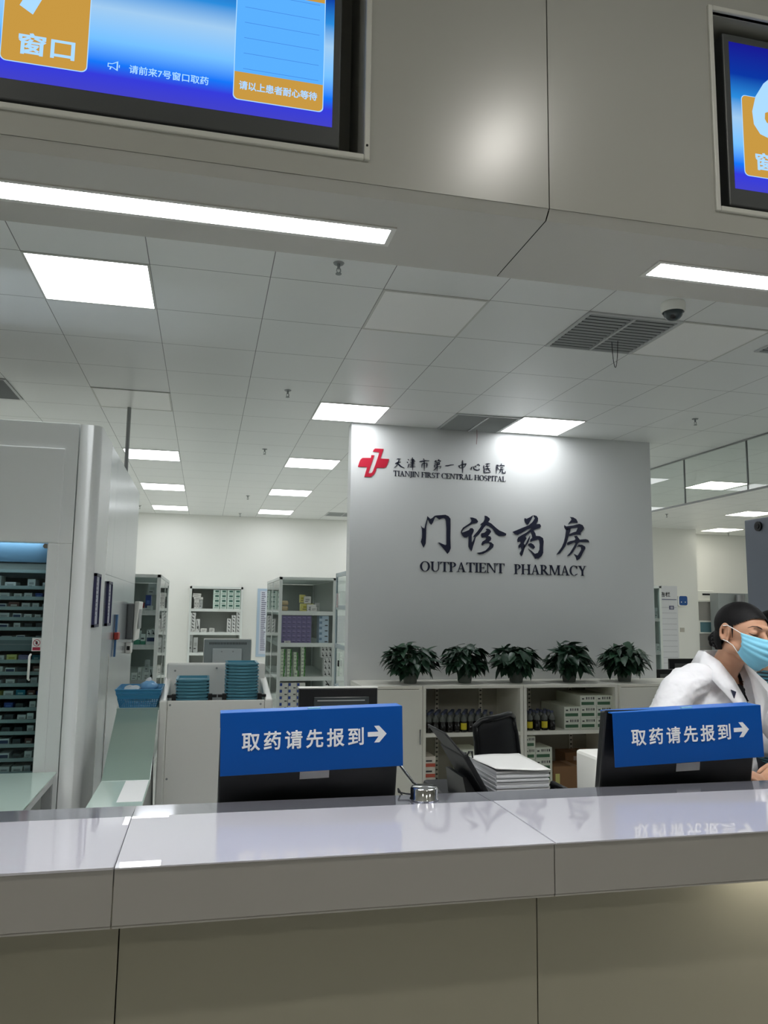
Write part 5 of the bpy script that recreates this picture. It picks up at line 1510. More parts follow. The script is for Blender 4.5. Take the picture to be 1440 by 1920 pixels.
def carton(x0, x1, y0, y1, z0, z1, label, sticker):
    t = thing('cardboard_carton', label, 'carton', ((x0 + x1) / 2, (y0 + y1) / 2, z0), 'brown cartons in the right open cabinet')
    MB().box(x0, x1, y0, y1, z0, z1).build('box', mat('cardboard', (136, 100, 68), 0.75, var=0.08), t, 0.003)
    MB().box((x0 + x1) / 2 - 0.03, (x0 + x1) / 2 + 0.03, y0 - 0.001, y1, z1, z1 + 0.001).build('tape', mat('carton_tape', (158, 126, 92), 0.4), t)
    if sticker == 'yellow':
        MB().box(x0 + 0.02, x0 + 0.06, y0 - 0.001, y0, z0 + 0.05, z1 - 0.06).build('sticker', mat('carton_yellow', (170, 150, 60), 0.5), t)
    else:
        MB().box(x0 + 0.08, x0 + 0.20, y0 - 0.001, y0, z1 - 0.10, z1 - 0.03).build('sticker', mat('carton_white', (190, 170, 156), 0.5), t)
carton(2.965, 3.37, 6.38, 6.62, 0.061, 0.270, 'brown cardboard carton with yellow sticker beside the green-banded boxes', 'yellow')
carton(3.20, 3.50, 6.63, 6.84, 0.061, 0.335, 'brown cardboard carton with white sticker behind the other carton', 'white')

# ------------------------------------------------------------------ potted plants on the cabinets
def plant(cx, seed, wd, ht, label):
    rnd = random.Random(seed)
    yc, z0 = 6.54, 0.965
    t = thing('potted_plant', label, 'plant', (cx, yc, z0), 'potted plants on the white cabinets')
    c = Vector((cx, yc, z0))
    MB().lathe([(0.0, 0.0), (0.052, 0), (0.056, 0.004), (0.070, 0.09), (0.073, 0.094), (0.066, 0.094), (0.0, 0.088)], c, 22).build('pot', mat('smoky_pot', (104, 112, 106), 0.15), t)
    MB().lathe([(0.0, 0.089), (0.064, 0.094)], c, 16).build('soil', mat('dark_soil', (34, 32, 28), 0.9), t)
    leaf = MB(); stem = MB()
    for k in range(230):
        a = rnd.uniform(0, 2 * math.pi)
        e = rnd.uniform(-0.3, 1.0)
        if rnd.random() < 0.35:
            e = rnd.uniform(-0.55, 0.15)
        rr = rnd.uniform(0.6, 1.05)
        ce = math.sqrt(max(0.0, 1 - max(0, e) ** 2))
        lift = 0.20
        p = c + Vector((math.cos(a) * ce * wd * 0.88 * rr, math.sin(a) * ce * min(wd, 0.25) * 0.8 * rr, lift + e * (ht - lift) * 0.80 * (rr if e > 0 else 1.0) * (1 if e > 0 else 1.2)))
        out = Vector((math.cos(a), math.sin(a), 0))
        if k > 190:
            a = rnd.uniform(math.pi, 2 * math.pi)
            out = Vector((math.cos(a), math.sin(a), -0.8)).normalized()
            p = c + Vector((math.cos(a) * rnd.uniform(0.06, 0.17), math.sin(a) * rnd.uniform(0.06, 0.15), rnd.uniform(0.085, 0.16)))
        L = rnd.uniform(0.09, 0.145); W = L * rnd.uniform(0.42, 0.60)
        droop = rnd.uniform(-0.2, 0.95) if e < 0.6 else rnd.uniform(-0.9, 0.6)
        d = (out + Vector((rnd.uniform(-0.4, 0.4), rnd.uniform(-0.4, 0.4), -droop))).normalized()
        s = d.cross(Vector((0, 0, 1)))
        s = s.normalized() if s.length > 0.1 else Vector((1, 0, 0))
        s = (s + Vector((0, 0, rnd.uniform(-0.5, 0.5)))).normalized()
        n = s.cross(d).normalized()
        base = p - d * L * 0.45
        prof = [(0.0, 0.0), (0.10, 0.75), (0.28, 1.0), (0.52, 0.82), (0.78, 0.42), (1.0, 0.0)]
        vs = []
        for u, q in prof:
            mid = base + d * (L * u) - n * (0.16 * L * u * u)
            vs += [mid - s * (W / 2 * q) + n * (0.10 * W * q), mid, mid + s * (W / 2 * q) + n * (0.10 * W * q)]
        fs = []
        for i in range(len(prof) - 1):
            b = 3 * i
            fs += [(b, b + 1, b + 4, b + 3), (b + 1, b + 2, b + 5, b + 4)]
        for v in vs:
            v.z = max(v.z, z0 + 0.006); v.y = min(v.y, 6.86)
        leaf.add(vs, fs, 0 if rnd.random() < 0.7 else 1, True)
        if k % 3 == 0:
            m = c + Vector((0, 0, 0.09))
            stem.tube([m, m.lerp(base, 0.5) + Vector((0, 0, 0.04)), base], 0.0022, 5)
    # a couple of stray tall leaves
    leaf.build('foliage', [mat('dark_green_leaf', (34, 62, 45), 0.38, var=0.2, vscale=30), mat('green_leaf', (44, 76, 54), 0.36, var=0.2, vscale=30)], t)
    stem.build('stems', mat('plant_stem', (62, 84, 52), 0.6), t)
plant(1.735, 5, 0.265, 0.375, 'potted plant at the left end of the white cabinets, spreading with long pointed leaves')
plant(2.225, 8, 0.225, 0.360, 'second potted plant from the left on the white cabinets, rounded and dense')
plant(2.700, 13, 0.240, 0.340, 'middle potted plant of the five on the white cabinets')
plant(3.205, 21, 0.245, 0.390, 'fourth potted plant from the left on the white cabinets, with tall stray leaves')
plant(3.750, 34, 0.245, 0.365, 'potted plant at the right end of the white cabinets, beside the sign wall edge')

# ------------------------------------------------------------------ right background
def notice_board():
    x0, x1, z0, z1, y = 8.62, 9.15, 0.45, 2.130, 13.87
    t = thing('notice_board', 'pale notice board with printed rows on the white column', 'notice board', (8.9, y, z0))
    MB().box(x0, x1, y - 0.012, y + 0.009, z0, z1).build('board', mat('board_white', (214, 216, 220), 0.4), t)
    mb = MB()
    put_text(mb, '公告栏', 8.66, y - 0.014, 1.96, 0.33, 0.095, 0.02, 0, 0.002)
    mb.build('heading', M_BLACKM, t)
    MB().box(x0 + 0.02, x1 - 0.02, y - 0.015, y - 0.012, 1.855, 1.868).build('heading_rule', mat('rule_navy', (86, 92, 130), 0.5), t)
    mb = MB()
    for k in range(11):
        z = 1.70 - k * 0.108
        mb.box(x0 + 0.03, x1 - 0.03, y - 0.0145, y - 0.012, z, z + 0.01)
    mb.build('row_lines', mat('row_grey', (182, 184, 190), 0.5), t)
    MB().box(8.96, 9.065, y - 0.0155, y - 0.0125, 1.665, 1.74).box(8.985, 9.045, y - 0.017, y - 0.0155, 1.68, 1.725, 1).build('photo_card', [mat('card_navy', (70, 72, 104), 0.5), mat('card_pale', (168, 168, 184), 0.5)], t)
notice_board()
def gauge():
    y = 13.88
    t = thing('wall_gauge', 'blue and white square wall gauge on the column beside the notice board', 'gauge', (9.26, y, 1.74))
    mb = MB().poly(rrect(9.155, 9.355, 1.730, 1.935, 0.035, y - 0.035), (0, 0.035, 0))
    mb.build('case', M_WHITE, t)
    mb = MB().poly(rrect(9.180, 9.360, 1.752, 1.935, 0.035, y - 0.040), (0, 0.006, 0))
    for a, b in ((9.225, 1.815), (9.31, 1.815)):
        mb.cyl((a, y - 0.042, b), (a, y - 0.039, b), 0.012, n=12, m=1)
    mb.build('face', [mat('gauge_blue', (36, 84, 150), 0.4), M_WHITE], t)
gauge()
tag(MB().box(9.20, 9.292, 13.866, 13.879, 1.228, 1.312).build('light_switch', mat('switch_grey', (186, 182, 172), 0.4), None, 0.004), 'small pale switch plate on the white column below the blue gauge', 'switch')
glass_cabinet('narrow grey glazed cabinet right of the sign wall, before the white column', 5.35, 6.035, 9.5, 10.0, 1.955, (0.60, 1.08, 1.52), 'L')
for k, (x, z, h, kind) in enumerate(((5.94, 1.521, 0.14, 'grey'), (5.95, 1.081, 0.10, 'plain'))):
    put_pack(kind, x, 9.53, z, 0.05, 0.1, h, ['grey box on the upper shelf of the narrow cabinet right of the sign wall', 'pale box on the lower shelf of the narrow cabinet right of the sign wall'][k])
def rear_desk():
    t = thing('rear_desk', 'dark-topped desk behind the sign wall carrying two black monitors', 'desk', (5.0, 7.6, 0))
    MB().box(4.35, 5.6, 7.2, 7.9, 0.83, 0.86).build('top', M_BLACKM, t)
    MB().box(4.36, 4.40, 7.22, 7.88, 0, 0.83).build('leg', M_GREY, t)
    MB().box(5.55, 5.59, 7.22, 7.88, 0, 0.83).build('leg', M_GREY, t)
rear_desk()
def small_monitor(x0, x1, z0, z1, y, label):
    t = thing('small_monitor', label, 'monitor', ((x0 + x1) / 2, y, 0.86), 'black monitors on the rear desk')
    MB().box(x0, x1, y, y + 0.03, z0, z1).build('bezel', M_BLACK, t, 0.004)
    MB().box(x0 + 0.06, x1 - 0.04, y - 0.002, y + 0.002, z0 + 0.03, z1 - 0.05).build('screen', mat('dim_screen', (92, 94, 92), 0.3), t)
    MB().box((x0 + x1) / 2 - 0.05, (x0 + x1) / 2 + 0.05, y + 0.03, y + 0.05, 0.86, z0 + 0.08).build('stand', M_BLACKM, t)
small_monitor(4.50, 4.95, 0.875, 1.018, 7.25, 'black monitor on the rear desk touching the edge of the sign wall')
small_monitor(4.80, 5.30, 0.88, 1.112, 7.45, 'black monitor on the rear desk just above the shoulder of the person in white')
def rear_machine():
    t = thing('grey_machine', 'grey machine with a small teal touch screen behind the masked person', 'machine', (10.1, 14.2, 0))
    y = 13.95
    MB().box(9.66, 10.6, y, 14.6, 0, 1.83).build('body', mat('warm_grey_enamel', (158, 156, 152), 0.4), t, 0.004)
    MB().box(9.65, 10.6, y - 0.01, 14.6, 1.83, 1.86).build('top_edge', M_WHITE, t)
    MB().box(9.655, 10.05, y - 0.03, y, 1.195, 1.455).build('screen_frame', M_WHITE, t, 0.01)
    MB().box(9.685, 10.03, y - 0.034, y - 0.029, 1.225, 1.425).build('touch_screen', mat('teal_screen', (96, 132, 142), 0.2), t)
    MB().box(9.66, 10.6, y - 0.005, y, 0.93, 0.945).build('panel_joint', M_GREY, t)
    MB().box(9.66, 10.6, y - 0.005, y, 0.80, 0.812).build('panel_joint', M_GREY, t)
    MB().box(9.66, 10.12, 14.05, 14.3, 1.86, 2.06).build('top_unit', M_WHITE, t, 0.01)
    MB().box(9.85, 10.04, 14.04, 14.052, 1.965, 2.0).build('slot', M_BLACK, t)
rear_machine()
def steel_locker():
    t = thing('steel_locker', 'plain grey steel locker behind the head of the masked person', 'locker', (10.4, 13.7, 0))
    MB().box(9.87, 10.9, 13.58, 13.84, 0, 2.0).build('body', mat('locker_grey', (150, 156, 156), 0.4), t, 0.004)
    MB().cyl((10.29, 13.48, 1.75), (10.29, 13.48, 1.97), 0.09, n=18).build('steel_cylinder', mat('dull_steel', (150, 150, 152), 0.3, metal=0.7), t)
steel_locker()
def big_machine():
    t = thing('blue_grey_machine', 'tall blue-grey machine with a round black lock at the right edge', 'machine', (4.4, 4.2, 0))
    MB().box(3.88, 4.9, 3.4, 5.0, 0, 2.275).build('body', M_GREYBLUE, t, 0.006)
    MB().cyl((3.866, 4.845, 2.215), (3.881, 4.845, 2.215), 0.035, n=20).cyl((3.862, 4.845, 2.215), (3.867, 4.845, 2.215), 0.018, n=14, m=1).build('round_lock', [M_BLACK, M_BLACKM], t)
big_machine()
# ------------------------------------------------------------------ people
SKIN = mat('skin', (196, 150, 122), 0.5, spec=0.3)
HAIR = mat('black_hair', (13, 12, 13), 0.6, spec=0.2, bump=0.3, bscale=160)
COAT = mat('white_coat_cloth', (240, 240, 243), 0.75, bump=0.55, bscale=17, bdist=0.02)
COAT2 = mat('grey_white_coat_cloth', (190, 190, 194), 0.8, bump=0.5, bscale=15, bdist=0.02)
def blob_mesh(name, balls, voxel, mats, parent, smooth=6, edit=None, fn=None):
    """one continuous surface grown round a chain of balls: (centre, (rx, ry, rz), rotation or None)"""
    mb = MB()
    for c, r, rot in balls:
        mb.sphere(c, 1.0, 36 if r[0] > 0.05 else 16, 0, r, rot)
    me = bpy.data.meshes.new(name)
    me.from_pydata([tuple(p) for p in mb.v], [], mb.f)
    o = bpy.data.objects.new(name, me); COL.objects.link(o)
    md = o.modifiers.new('r', 'REMESH'); md.mode = 'VOXEL'; md.voxel_size = voxel
    if smooth:
        ms = o.modifiers.new('s', 'SMOOTH'); ms.factor = 0.5; ms.iterations = smooth
    bpy.context.view_layer.update()
    dg = bpy.context.evaluated_depsgraph_get()
    me2 = bpy.data.meshes.new_from_object(o.evaluated_get(dg))
    bpy.data.objects.remove(o); bpy.data.meshes.remove(me)
    if fn:
        me2.calc_loop_triangles()
        nrm = [v.normal.copy() for v in me2.vertices]
        for v, nn in zip(me2.vertices, nrm):
            v.co = fn(v.co.copy(), nn)
    if edit:
        b = bmesh.new(); b.from_mesh(me2)
        kill = [f for f in b.faces if edit(f.calc_center_median())]
        bmesh.ops.delete(b, geom=kill, context='FACES')
        b.to_mesh(me2); b.free()
    org = ORG[parent.name]
    me2.transform(Matrix.Translation(-org))
    me2.name = name
    o = bpy.data.objects.new(name, me2); COL.objects.link(o)
    for m in mats:
        me2.materials.append(m)
    for p in me2.polygons:
        p.use_smooth = True
    o.parent = parent
    ORG[o.name] = org
    return o
def chain(pts, rot=None):
    """tapered limb through (point, radius) joints"""
    out = []
    for (a, ra), (b, rb) in zip(pts[:-1], pts[1:]):
        a, b = Vector(a), Vector(b)
        ra = Vector(ra if isinstance(ra, tuple) else (ra,) * 3); rb = Vector(rb if isinstance(rb, tuple) else (rb,) * 3)
        n = max(2, int((b - a).length / (min(min(ra), min(rb)) * 0.45)))
        for k in range(n + 1):
            out.append((a.lerp(b, k / n), tuple(ra.lerp(rb, k / n)), rot))
    return out
def head_frame(c, yaw, pitch, roll, s=1.0):
    M = Matrix.Rotation(R(yaw), 3, 'Z') @ Matrix.Rotation(R(roll), 3, 'Y') @ Matrix.Rotation(R(pitch), 3, 'X')
    c = Vector(c)
    return (lambda x, y, z: c + M @ Vector((x * s, y * s, z * s))), M
def head_balls(H, M, q=1.0):
    b = []
    def e(x, y, z, rx, ry, rz): b.append((H(x, y, z), (rx * q, ry * q, rz * q), M))
    e(0, 0.012, 0.030, 0.074, 0.092, 0.078)       # skull
    e(0, -0.020, 0.012, 0.068, 0.070, 0.080)      # brow and temples
    e(0, -0.030, -0.040, 0.058, 0.060, 0.060)     # cheeks and jaw
    e(0, -0.052, -0.085, 0.032, 0.034, 0.030)     # chin
    e(0, -0.086, 0.022, 0.040, 0.014, 0.012)      # brow ridge
    for s in (-1, 1):
        e(s * 0.036, -0.066, -0.022, 0.024, 0.026, 0.024)   # cheekbone
        e(s * 0.032, -0.080, 0.004, 0.0155, 0.0125, 0.010)  # eyelid
        e(s * 0.050, -0.010, -0.055, 0.018, 0.040, 0.022)   # jaw corner
        # ear: rim, bowl and lobe
        for k in range(15):
            a = R(-70 + 290 * k / 14)
            e(s * (0.078 + 0.004 * math.cos(a)), 0.006 + 0.0165 * math.cos(a) * 1.0, -0.004 + 0.028 * math.sin(a), 0.0058, 0.0058, 0.0058)
        e(s * 0.069, 0.004, -0.006, 0.006, 0.014, 0.022)
        e(s * 0.077, -0.004, -0.031, 0.006, 0.008, 0.010)
        e(s * 0.076, -0.011, -0.006, 0.006, 0.005, 0.008)
    for k in range(7):                              # nose
        t = k / 6
        e(0, -0.088 - 0.026 * t, 0.010 - 0.042 * t, 0.008 + 0.006 * t, 0.009, 0.010)
    e(0.011, -0.100, -0.036, 0.008, 0.009, 0.007); e(-0.011, -0.100, -0.036, 0.008, 0.009, 0.007)
    e(0, -0.085, -0.060, 0.022, 0.012, 0.007)       # lips
    e(0, -0.083, -0.069, 0.019, 0.012, 0.007)
    return b
def hand_balls(wrist, direc, side, palm_n, scale=1.0, curl=0.35):
    """palm and five fingers; direc runs along the hand, side points to the thumb, palm_n out of the back of the hand"""
    w, d, s, n = Vector(wrist), Vector(direc).normalized(), Vector(side).normalized(), Vector(palm_n).normalized()
    b = []
    M = Matrix((s, d, n)).transposed()
    b.append((w + d * 0.045 * scale, (0.038 * scale, 0.048 * scale, 0.014 * scale), M))
    b.append((w + d * 0.015 * scale, (0.028 * scale, 0.030 * scale, 0.016 * scale), M))
    for off, L, sp in ((0.029, 0.070, 0.13), (0.0098, 0.078, 0.03), (-0.0098, 0.072, -0.05), (-0.028, 0.056, -0.15)):
        p = w + d * 0.085 * scale + s * off * scale
        dd = (d + s * sp).normalized()
        pts = [(p - dd * 0.02, 0.0088 * scale)]
        ang = 0.10
        for seg, r in ((0.46, 0.0084), (0.31, 0.0076), (0.23, 0.0066)):
            ang += curl
            q = pts[-1][0] + (dd * math.cos(ang) - n * math.sin(ang)) * (L * seg * scale + (0.02 if len(pts) == 1 else 0))
            pts.append((q, r * scale))
        b += chain(pts)
    p = w + d * 0.022 * scale + s * 0.028 * scale
    pts = [(p, 0.013 * scale), (p + (d * 0.6 + s * 0.75 - n * 0.2).normalized() * 0.036 * scale, 0.0105 * scale)]
    q = pts[-1][0]
    pts.append((q + (d * 0.9 + s * 0.30 - n * 0.3).normalized() * 0.030 * scale, 0.009 * scale))
    pts.append((pts[-1][0] + (d * 1.0 + s * 0.05 - n * 0.3).normalized() * 0.022 * scale, 0.0078 * scale))
    b += chain(pts)
    return b
def wrinkle(amp, seed, fx=9, fz=26):
    def f(co, n):
        wp = noise.noise(co * 6 + Vector((seed, 0, 0))) * 0.35
        v = Vector((co.x * fx + seed + co.z * 7, co.y * fx, co.z * fz - co.x * 9 + wp * 6))
        ridge = 1 - abs(noise.noise(v))
        big = noise.noise(co * 8 + Vector((3, seed, 9)))
        mask = min(1.0, max(0.15, 0.55 + 0.9 * noise.noise(co * 5 + Vector((seed * 3, 2, 5)))))
        return co + n * (amp * (0.5 * big + 1.1 * mask * (ridge ** 5 - 0.25) + 0.45))
    return f

def masked_person():
    t = thing('person', 'person in white coat and blue face mask, leaning behind the right blue sign', 'person', (1.99, 2.84, 0))
    hc = (2.026, 2.65, 1.508)
    HS = 1.06
    H, M = head_frame(hc, 9, 2, 7, HS)
    N = Vector((1.995, 2.745, 1.350))
    T = Matrix.Rotation(R(17), 3, 'Z')
    turn = lambda x, y, z=0.0: N + T @ Vector((x, y, z))
    sR, eR, wR = (1.768, 2.70, 1.288), (1.625, 2.64, 1.060), (1.83, 2.455, 1.035)
    sL, eL, wL = (2.175, 2.80, 1.272), (2.245, 2.62, 1.055), (2.035, 2.445, 1.062)
    body = head_balls(H, M, HS)
    body += chain([(H(0, 0.018, -0.045), (0.052, 0.054, 0.05)), (N + Vector((0, 0.0, 0.0)), (0.056, 0.056, 0.05)), (N + Vector((0, 0.015, -0.06)), (0.085, 0.07, 0.05))])
    body += chain([((1.992, 2.78, 1.23), (0.138, 0.092, 0.08)), ((1.99, 2.80, 1.10), (0.125, 0.088, 0.08)), ((1.99, 2.83, 0.93), (0.145, 0.095, 0.09))], T)
    for s, e, wv in ((sR, eR, wR), (sL, eL, wL)):
        body += chain([(N + Vector((0, 0.02, -0.07)), 0.045), (s, 0.042), (e, 0.034), (wv, 0.025)])
    body += hand_balls(wR, (0.65, -0.75, -0.12), (0.75, 0.65, 0.1), (0, 0, 1), 0.95, 0.3)
    body += hand_balls(wL, (-0.93, -0.28, -0.16), (-0.28, 0.93, 0.0), (-0.1, -0.1, 1), 0.95, 0.28)
    for sx in (-0.085, 0.085):
        body += chain([((1.99 + sx, 2.84, 0.90), 0.082), ((1.99 + sx * 1.1, 2.83, 0.48), 0.052), ((1.99 + sx * 1.15, 2.86, 0.09), 0.036)])
        body += chain([((1.99 + sx * 1.15, 2.87, 0.045), 0.034), ((1.99 + sx * 1.2, 2.72, 0.035), 0.028)])
    blob_mesh('body', body, 0.0043, [SKIN], t, 3)
    # inner top
    blob_mesh('inner_top', chain([(turn(0, -0.012, -0.06), (0.085, 0.072, 0.03)), ((1.992, 2.772, 1.23), (0.145, 0.104, 0.085)), ((1.99, 2.80, 1.10), (0.132, 0.097, 0.08)), ((1.99, 2.83, 0.95), (0.15, 0.10, 0.09))], T), 0.008,
              [mat('black_top', (24, 24, 30), 0.8)], t, 4)
    # trousers and shoes
    tr = []
    for sx in (-0.085, 0.085):
        tr += chain([((1.99 + sx * 0.6, 2.835, 0.95), (0.10, 0.115, 0.08)), ((1.99 + sx, 2.84, 0.80), 0.094), ((1.99 + sx * 1.1, 2.83, 0.48), 0.068), ((1.99 + sx * 1.15, 2.86, 0.12), 0.06)])
    blob_mesh('trousers', tr, 0.012, [mat('dark_trousers', (40, 42, 52), 0.8)], t, 4)
    for sx in (-0.085, 0.085):
        blob_mesh('shoe', chain([((1.99 + sx * 1.15, 2.875, 0.048), (0.045, 0.045, 0.045)), ((1.99 + sx * 1.2, 2.70, 0.035), (0.042, 0.04, 0.034))]), 0.01, [mat('white_shoe', (200, 200, 200), 0.6)], t, 2)
    # lab coat, open in a V at the neck
    coat = chain([(turn(0, 0.028, -0.005), (0.085, 0.070, 0.035)), ((1.992, 2.785, 1.285), (0.165, 0.110, 0.07)), ((1.992, 2.775, 1.22), (0.180, 0.128, 0.09)), ((1.99, 2.80, 1.08), (0.165, 0.125, 0.09)), ((1.99, 2.83, 0.90), (0.195, 0.15, 0.1)), ((1.99, 2.84, 0.58), (0.23, 0.18, 0.08))], T)
    for s, e, wv in ((sR, eR, wR), (sL, eL, wL)):
        s2 = Vector(s)
        wv2 = Vector(e).lerp(Vector(wv), 0.88)
        coat += chain([(N + Vector((0, 0.03, -0.035)), (0.06, 0.06, 0.04)), (s2 + (N - s2) * 0.42 + Vector((0, 0.0, 0.022)), (0.066, 0.066, 0.056)), (s2, 0.066), (e, 0.058), (wv2, 0.043)])
    def vcut(c):
        p = T.transposed() @ (c - N)
        if c.z > 1.165 and p.y < 0:
            wdt = max(0.0, (c.z - 1.165) / 0.20) * 0.054
            return abs(p.x) < wdt
        return c.z > 1.405 or (Vector((c.x, c.y)) - Vector((N.x, N.y + 0.01))).length < 0.055 and c.z > 1.33
    blob_mesh('lab_coat', coat, 0.0095, [COAT], t, 5, vcut, wrinkle(0.0095, 2.0, 6, 17))
    # collar and lapels
    inn = [(0, .078, 1.435), (-.05, .060, 1.436), (-.074, .012, 1.434), (-.068, -.045, 1.402), (-.050, -.092, 1.335), (-.028, -.122, 1.262), (-.006, -.145, 1.170)]
    out = [(0, .108, 1.385), (-.075, .085, 1.378), (-.120, .015, 1.362), (-.130, -.058, 1.332), (-.122, -.108, 1.285), (-.088, -.135, 1.228), (-.014, -.149, 1.155)]
    for s in (1, -1):
        vs, fs = [], []
        n = len(inn)
        for k in range((n - 1) * 4 + 1):
            i, f = divmod(k, 4); f /= 4
            j = min(i + 1, n - 1)
            a = Vector(inn[i]).lerp(Vector(inn[j]), f); b = Vector(out[i]).lerp(Vector(out[j]), f)
            m = a.lerp(b, 0.5) + Vector((0, -0.004, 0.006))
            for p in (a, m, b):
                q = T @ Vector((s * p.x, p.y, 0))
                vs.append((N.x + q.x, N.y + q.y, p.z))
        for k in range(len(vs) // 3 - 1):
            q = 3 * k
            fs += [(q, q + 1, q + 4, q + 3), (q + 1, q + 2, q + 5, q + 4)]
        o = MB().add(vs, fs, 0, True).build('collar', COAT, t)
        md = o.modifiers.new('t', 'SOLIDIFY'); md.thickness = 0.004; md.offset = 0
    MB().poly([turn(-0.100, -0.116, -0.048), turn(-0.080, -0.122, -0.056), turn(-0.094, -0.123, -0.080)], T @ Vector((0, 0.003, 0))).build('lapel_notch', mat('notch_navy', (36, 40, 64), 0.5), t)  # dark triangle in place of a cut lapel notch showing the inner top
    # hair: swept back cap with a bun
    hb = []
    def e(x, y, z, rx, ry, rz): hb.append((H(x, y, z), (rx * HS, ry * HS, rz * HS), M))
    e(0, 0.014, 0.033, 0.0795, 0.097, 0.083); e(0, -0.018, 0.018, 0.0722, 0.0755, 0.0835); e(0, 0.045, -0.02, 0.066, 0.066, 0.066)
    Mi = M.transposed(); hcv = Vector(hc)
    def cut(c):
        p = Mi @ (c - hcv) / HS
        if p.y < -0.052:
            lim = 0.036 + (-p.y - 0.052) * 0.75
        elif p.y < -0.012:
            lim = 0.016 + (-p.y - 0.012) / 0.040 * 0.020
        elif p.y < 0.022:
            lim = 0.020
        elif p.y < 0.040:
            lim = 0.020 - (p.y - 0.022) / 0.018 * 0.085
        else:
            lim = -0.080
        return p.z < lim
    hair = blob_mesh('hair', hb, 0.004, [HAIR], t, 5, cut)
    bun = [(H(0, 0.118, -0.030), (0.036, 0.030, 0.034), M), (H(0.0, 0.100, -0.026), (0.03, 0.03, 0.03), M)]
    blob_mesh('bun', bun, 0.006, [HAIR], hair, 3, None, lambda co, n: co + n * (0.006 * noise.noise(co * 90)))
    sc = MB()
    for k in range(16):
        a = R(22.5 * k)
        sc.sphere(H(0.034 * math.cos(a), 0.104, -0.030 + 0.034 * math.sin(a)), 0.0075, 8)
    sc.build('hair_tie', M_BLACK, hair)
    sb = MB().tube([H(-0.0745, -0.022, 0.022), H(-0.0735, -0.024, 0.002), H(-0.071, -0.025, -0.022)], [0.0035, 0.0028, 0.0006], 6).tube([H(0.0745, -0.022, 0.022), H(0.0735, -0.024, 0.002), H(0.071, -0.025, -0.022)], [0.0035, 0.0028, 0.0006], 6)
    sb.build('side_lock', HAIR, hair)
    # eyes and brows
    for s in (-1, 1):
        MB().tube([H(s * 0.051, -0.076, 0.001), H(s * 0.044, -0.0845, -0.003), H(s * 0.035, -0.0905, -0.0055), H(s * 0.026, -0.0915, -0.0055), H(s * 0.019, -0.089, -0.004)], [0.0008, 0.0016, 0.0021, 0.0018, 0.0008], 6).build('eyelash', mat('lash', (26, 20, 20), 0.6), t)
        MB().tube([H(s * 0.056, -0.074, 0.018), H(s * 0.046, -0.0855, 0.0255), H(s * 0.034, -0.0955, 0.0265), H(s * 0.022, -0.099, 0.023), H(s * 0.014, -0.099, 0.020)], [0.0008, 0.0018, 0.0022, 0.0021, 0.0011], 6).build('eyebrow', mat('brow', (62, 48, 42), 0.8), t)
    # face mask
    n, mrows = 28, 22
    vs, fs = [], []
    for j in range(mrows + 1):
        v = j / mrows
        for i in range(n + 1):
            u = -1 + 2 * i / n
            zt = -0.016 + 0.014 * abs(u) ** 1.5
            zb = -0.126 + 0.054 * abs(u) ** 1.7
            z = zt + (zb - zt) * v
            ph = R(66) * u
            k = math.sin(math.pi * min(1.0, v * 0.95 + 0.08))
            rx = 0.0745 - 0.010 * max(0, v - 0.55) / 0.45
            ry = 0.100 + 0.026 * k - 0.028 * max(0, v - 0.7) / 0.3
            x = rx * math.sin(ph) * 1.02
            y = -ry * math.cos(ph) - 0.004 - 0.010 * abs(u) ** 3 - 0.010 * math.exp(-(u * 3.2) ** 2) * math.exp(-((v - 0.2) * 5) ** 2)
            pl = 0.0042 * math.sin(v * 5 * 2 * math.pi) * (0.35 + 0.65 * (1 - abs(u)))
            vs.append(H(x * (1 + pl * 4), y - pl, z))
    for j in range(mrows):
        for i in range(n):
            a = j * (n + 1) + i
            fs.append((a, a + 1, a + n + 2, a + n + 1))
    o = MB().add(vs, fs, 0, True).build('face_mask', mat('mask_blue', (132, 204, 230), 0.7), t)
    md = o.modifiers.new('t', 'SOLIDIFY'); md.thickness = 0.0016
    L = lambda i, j: vs[j * (n + 1) + i]
    MB().tube([L(i, 0) for i in range(n + 1)], 0.0014, 5).build('mask_edge', mat('mask_edge_white', (214, 228, 234), 0.7), o)
    for s, i in ((-1, 0), (1, n)):
        MB().tube([L(i, 0), H(s * 0.079, -0.040, 0.008), H(s * 0.0835, -0.012, 0.020), H(s * 0.082, 0.018, 0.018)], 0.0016, 6).tube(
            [L(i, mrows), H(s * 0.0785, -0.036, -0.048), H(s * 0.082, -0.012, -0.036), H(s * 0.081, 0.008, -0.032)], 0.0016, 6).build('ear_loop', M_PAPER, o)
masked_person()

